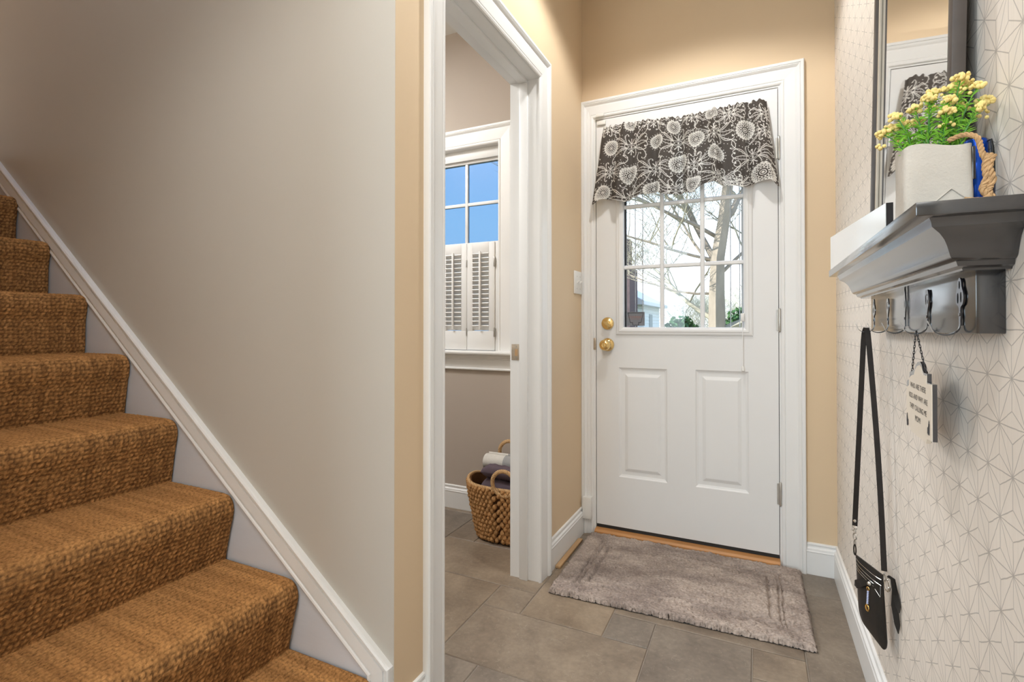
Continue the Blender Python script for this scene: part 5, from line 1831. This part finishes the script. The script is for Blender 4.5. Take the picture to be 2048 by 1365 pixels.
# rolled towel, folded quilt and a dark cloth lying in the basket
tw_ = thing('rolled_towel', (-1.10, 2.312, 0.30), 'rolled white and grey towel on top of the basket', 'towel')
def roll(x0, x1, mat, name):
    m_ = MB()
    cyv, czv = 2.312, 0.347
    vs, fs = [], []
    n = 90
    outer = []
    for k_ in range(n):
        a = k_/n*2*math.pi*3.2
        r_ = 0.010+0.038*(k_/n)
        outer.append((r_*math.cos(a), r_*math.sin(a)*0.9))
    for x in (x0, x1):
        for q, (dy, dz) in enumerate(outer):
            dr = math.hypot(dy, dz)
            for w in (-0.0042, 0.0042):
                vs.append((x+(0.004 if q < 50 else 0)*(1 if x == x0 else -1), cyv+dy*(1+w/dr), czv+dz*(1+w/dr)))
    m = n*2
    for q in range(n-1):
        b = q*2
        fs += [(b, b+2, m+b+2, m+b), (b+1, m+b+1, m+b+3, b+3), (b, b+1, b+3, b+2), (m+b, m+b+2, m+b+3, m+b+1)]
    fs += [(0, m, m+1, 1), (m-2, m-1, 2*m-1, 2*m-2)]
    m_.add(vs, fs, True)
    return obj(name, m_, mat, tw_)
roll(-1.262, -1.150, 'towelwhite', 'white_end')
roll(-1.150, -0.990, 'towelgrey', 'grey_end')
ql = thing('folded_quilt', (-1.10, 2.25, 0.17), 'folded plum coloured quilt stuffed in the basket', 'quilt')
def fold_layer(z0, z1, x0, x1, y0, y1, sag, nm):
    nu, nv = 30, 16
    vs, fs = [], []
    for s in (0, 1):
        for i in range(nv+1):
            for j in range(nu+1):
                u, v = j/nu, i/nv
                e_ = (min(1, min(u, 1-u)*8)*min(1, min(v, 1-v)*6))**0.5
                zm = (z0+z1)/2
                quilt_ = 0.004*abs(math.sin((u*3+v*2)*math.pi*1.5))*abs(math.sin((u*3-v*2)*math.pi*1.5))
                hz_ = (z1-z0)/2*e_
                vs.append((x0+(x1-x0)*u, y0+(y1-y0)*v, zm+(hz_+quilt_ if s else -hz_)+sag*math.sin(u*5+v*2)))
    I2 = lambda s, i, j: s*(nv+1)*(nu+1)+i*(nu+1)+j
    for i in range(nv):
        for j in range(nu):
            fs.append((I2(1, i, j), I2(1, i, j+1), I2(1, i+1, j+1), I2(1, i+1, j)))
            fs.append((I2(0, i, j), I2(0, i+1, j), I2(0, i+1, j+1), I2(0, i, j+1)))
    rim_ = [(0, j) for j in range(nu)] + [(i, nu) for i in range(nv)] + [(nv, j) for j in range(nu, 0, -1)] + [(i, 0) for i in range(nv, 0, -1)]
    for (a, b), (c, d) in zip(rim_, rim_[1:]+rim_[:1]):
        fs.append((I2(0, a, b), I2(0, c, d), I2(1, c, d), I2(1, a, b)))
    m_ = MB(); m_.add(vs, fs, True)
    return obj(nm, m_, 'quilt', ql)
fold_layer(0.297, 0.352, -1.228, -0.985, 2.183, 2.258, 0.002, 'upper_fold')
fold_layer(0.175, 0.288, -1.240, -0.970, 2.185, 2.340, 0.003, 'lower_fold')
mb = MB()
n = 24
P = np.zeros((12, n, 3))
for i in range(12):
    for j in range(n):
        u, v = j/(n-1), i/11
        P[i, j] = (-1.284+0.040*u, 2.220+0.085*v, 0.232+0.012*math.sin(u*7+v*4)+0.008*math.sin(v*9)-0.02*abs(v-0.5))
mb.grid(P)
o = obj('dark_cloth', mb, 'darkcloth')
tag(o, 'crumpled dark cloth tucked beside the quilt in the basket', 'cloth')

# ------------------------------------------------------------------ outdoors
mb = MB()
mb.add([(-40, YT+0.05, -0.45), (40, YT+0.05, -0.45), (60, 90, -0.6), (-60, 90, -0.6)], [(0, 1, 2, 3)])
gr = obj('ground', mb, 'lawn')
tag(gr, 'pale winter lawn outside beyond the door glass', 'ground', kind='structure')
def grow(base, first, levels, rg, mat='bark', name='bare_tree', label='', spread=0.6, seg=6, twig='twig'):
    root = thing(name, base, label, 'tree', 'bare trees outside')
    trunk, twigs = MB(), MB()
    def branch(p, d, L, r, lev):
        n = 6
        pts = [p]; q = Vector(p); dd = Vector(d).normalized()
        for i in range(n):
            dd = (dd+Vector((rg.uniform(-1, 1), rg.uniform(-1, 1), rg.uniform(-0.6, 0.9)))*0.16).normalized()
            q = q+dd*(L/n); pts.append(q.copy())
        rad = [r*(1-0.62*i/n) for i in range(n+1)]
        (trunk if lev >= levels-1 else twigs).tube(pts, rad, seg if lev >= levels-1 else (5 if lev > 1 else 3), caps=False)
        if lev == 0:
            return
        for i in range(2 if lev < levels else 3, n+1):
            for rep in range(2 if lev in (1, 2, 3) else 1):
                if rg.random() < (0.95 if lev >= levels-1 else 0.78):
                    a = rg.uniform(0, 2*math.pi)
                    s = Vector((math.cos(a), math.sin(a), rg.uniform(-0.1, 0.9)))
                    nd = (dd*(1-spread)+s*spread).normalized()
                    branch(pts[i], nd, L*rg.uniform(0.45, 0.72), max(0.004, rad[i]*rg.uniform(0.45, 0.7)), lev-1)
    for (d, L, r, lev, off) in first:
        branch(Vector(base)+Vector(off), d, L, r, lev)
    obj('trunk', trunk, mat, root)
    if twigs.v:
        t_ = obj('twigs', twigs, twig, root)
        t_['kind'] = 'stuff'
    return root
rg = random.Random(23)
TX, TY = -0.62, 9.3
bz = -0.46
grow((TX, TY, bz), [((0.0, 0, 1), 1.62, 0.23, 0, (0, 0, 0)), ((0.05, 0.0, 1), 3.6, 0.15, 4, (0.02, 0, 1.45)), ((-0.75, 0.1, 0.42), 1.5, 0.05, 2, (-0.06, 0, 1.62)), ((1.0, 0.0, 0.62), 1.3, 0.085, 2, (0.06, 0, 1.36)),
                    ((-0.9, -0.2, 0.30), 2.4, 0.030, 3, (0.04, 0, 2.6)), ((-0.9, 0.3, 0.05), 2.0, 0.026, 3, (0.02, 0, 2.05)), ((-0.8, -0.2, 0.5), 2.6, 0.036, 3, (0.04, 0, 3.0)), ((0.8, 0.3, 0.9), 1.6, 0.035, 3, (0.10, 0, 2.4)), ((-0.25, 0.2, 1.2), 2.8, 0.06, 3, (0.06, 0, 2.3)), ((-0.7, 0.1, 0.9), 2.2, 0.03, 3, (0.06, 0, 2.4))],
     4, rg, label='large bare tree with a forking trunk outside the door glass')
for i, (x, y, h_, lab) in enumerate(((-1.7, 19.5, 1.1, 'pale twiggy shrub between the pale house and the large tree'), (-1.2, 26.5, 1.4, 'pale twiggy shrub far behind the large tree trunk'), (2.2, 22.5, 1.2, 'pale twiggy shrub at the right edge of the door glass'))):
    rg2 = random.Random(50+i)
    grow((x, y, -0.5), [((q_*0.16, 0, 1), h_*1.5, 0.022, 3, (q_*0.06, 0, 0.0)) for q_ in (-3, -1, 1, 3)], 3, rg2, 'straw_twig', name='bare_shrub', label=lab, twig='straw_twig')
def bush(c, s, n, label, seed):
    rg3 = random.Random(seed)
    root = thing('evergreen_bush', (c[0], c[1], -0.5), label, 'bush', 'bushes outside')
    m_ = MB()
    for i in range(n):
        a, b = rg3.uniform(0, 2*math.pi), math.acos(rg3.uniform(-0.6, 1))
        rr = rg3.uniform(0.72, 1.05)
        p = Vector((c[0]+s[0]*rr*math.sin(b)*math.cos(a), c[1]+s[1]*rr*math.sin(b)*math.sin(a), c[2]+s[2]*rr*math.cos(b)))
        d = Vector((rg3.uniform(-1, 1), rg3.uniform(-1, 1), rg3.uniform(-1, 1))).normalized()
        e_ = d.cross(Vector((rg3.uniform(-1, 1), 0.3, rg3.uniform(-1, 1)))).normalized()
        L = rg3.uniform(0.05, 0.11)
        m_.add([p-d*L, p+e_*L*0.5, p+d*L, p-e_*L*0.5], [(0, 1, 2, 3)])
    o_ = obj('foliage', m_, 'bush', root)
    o_['kind'] = 'stuff'
    m_ = MB(); m_.sphere((c[0], c[1], c[2]-0.05), 0.9, 14, 9, (s[0], s[1], s[2])); obj('core', m_, 'bush', root)
bush((-1.78, 14.0, 0.50), (0.52, 0.5, 0.75), 1500, 'dark evergreen bush left of the large bare tree', 1)
bush((-0.15, 15.0, 0.70), (0.75, 0.5, 0.85), 1500, 'dark evergreen bush right of the large bare tree', 2)
# neighbouring house: pale sided wing with a sloped roof, and a brick chimney wall further left
hs = thing('neighbour_house', (-4.3, 20, -0.5), 'pale sided house with light roof seen through the door glass', 'house')
hx0, hx1, hy0, hy1, hz0, hz1 = -8.2, -4.2, 20.0, 25.0, -0.5, 1.86
mb = MB(); mb.box(hx0, hx1, hy0, hy1, hz0, hz1); hw = obj('wall', mb, 'siding', hs)
for k_ in range(15):
    mb = MB()
    z = hz0+0.1+k_*0.15
    mb.prism([(0, 0), (0.030, 0.004), (0.006, 0.145), (0, 0.145)], lambda u, v, t, z=z: (hx1+u, t, z+v), hy0, hy1)
    obj('siding_board', mb, 'siding', hw)
mb = MB(); mb.box(hx1, hx1+0.05, 22.35, 23.0, 0.3, 1.50); wn_ = obj('window', mb, 'houseglass', hs)
mb = MB()
mb.add([(hx1+0.35, hy0-0.4, 1.83), (hx1+0.35, hy1+0.3, 1.83), (hx1+0.35, hy1+0.3, 1.97), (hx1+0.35, hy0-0.4, 1.97), (-6.2, hy0-0.4, 3.25), (-6.2, hy1+0.3, 3.25), (hx0-0.3, hy0-0.4, 1.9), (hx0-0.3, hy1+0.3, 1.9)],
       [(0, 1, 2, 3), (3, 2, 5, 4), (4, 5, 7, 6), (0, 3, 4, 6), (1, 7, 5, 2), (0, 6, 7, 1)])
obj('roof', mb, 'rooftile', hs)
ch = thing('brick_house', (-5.3, 18, -0.5), 'dark brick gable wall at the left edge of the door glass', 'house')
mb = MB(); mb.box(-5.6, -4.02, 17.9, 19.2, -0.5, 3.1); bw = obj('wall', mb, 'brick', ch)
mb = MB(); mb.box(-5.6, -4.15, 18.1, 18.9, 3.1, 4.15); obj('chimney', mb, 'brick', ch)
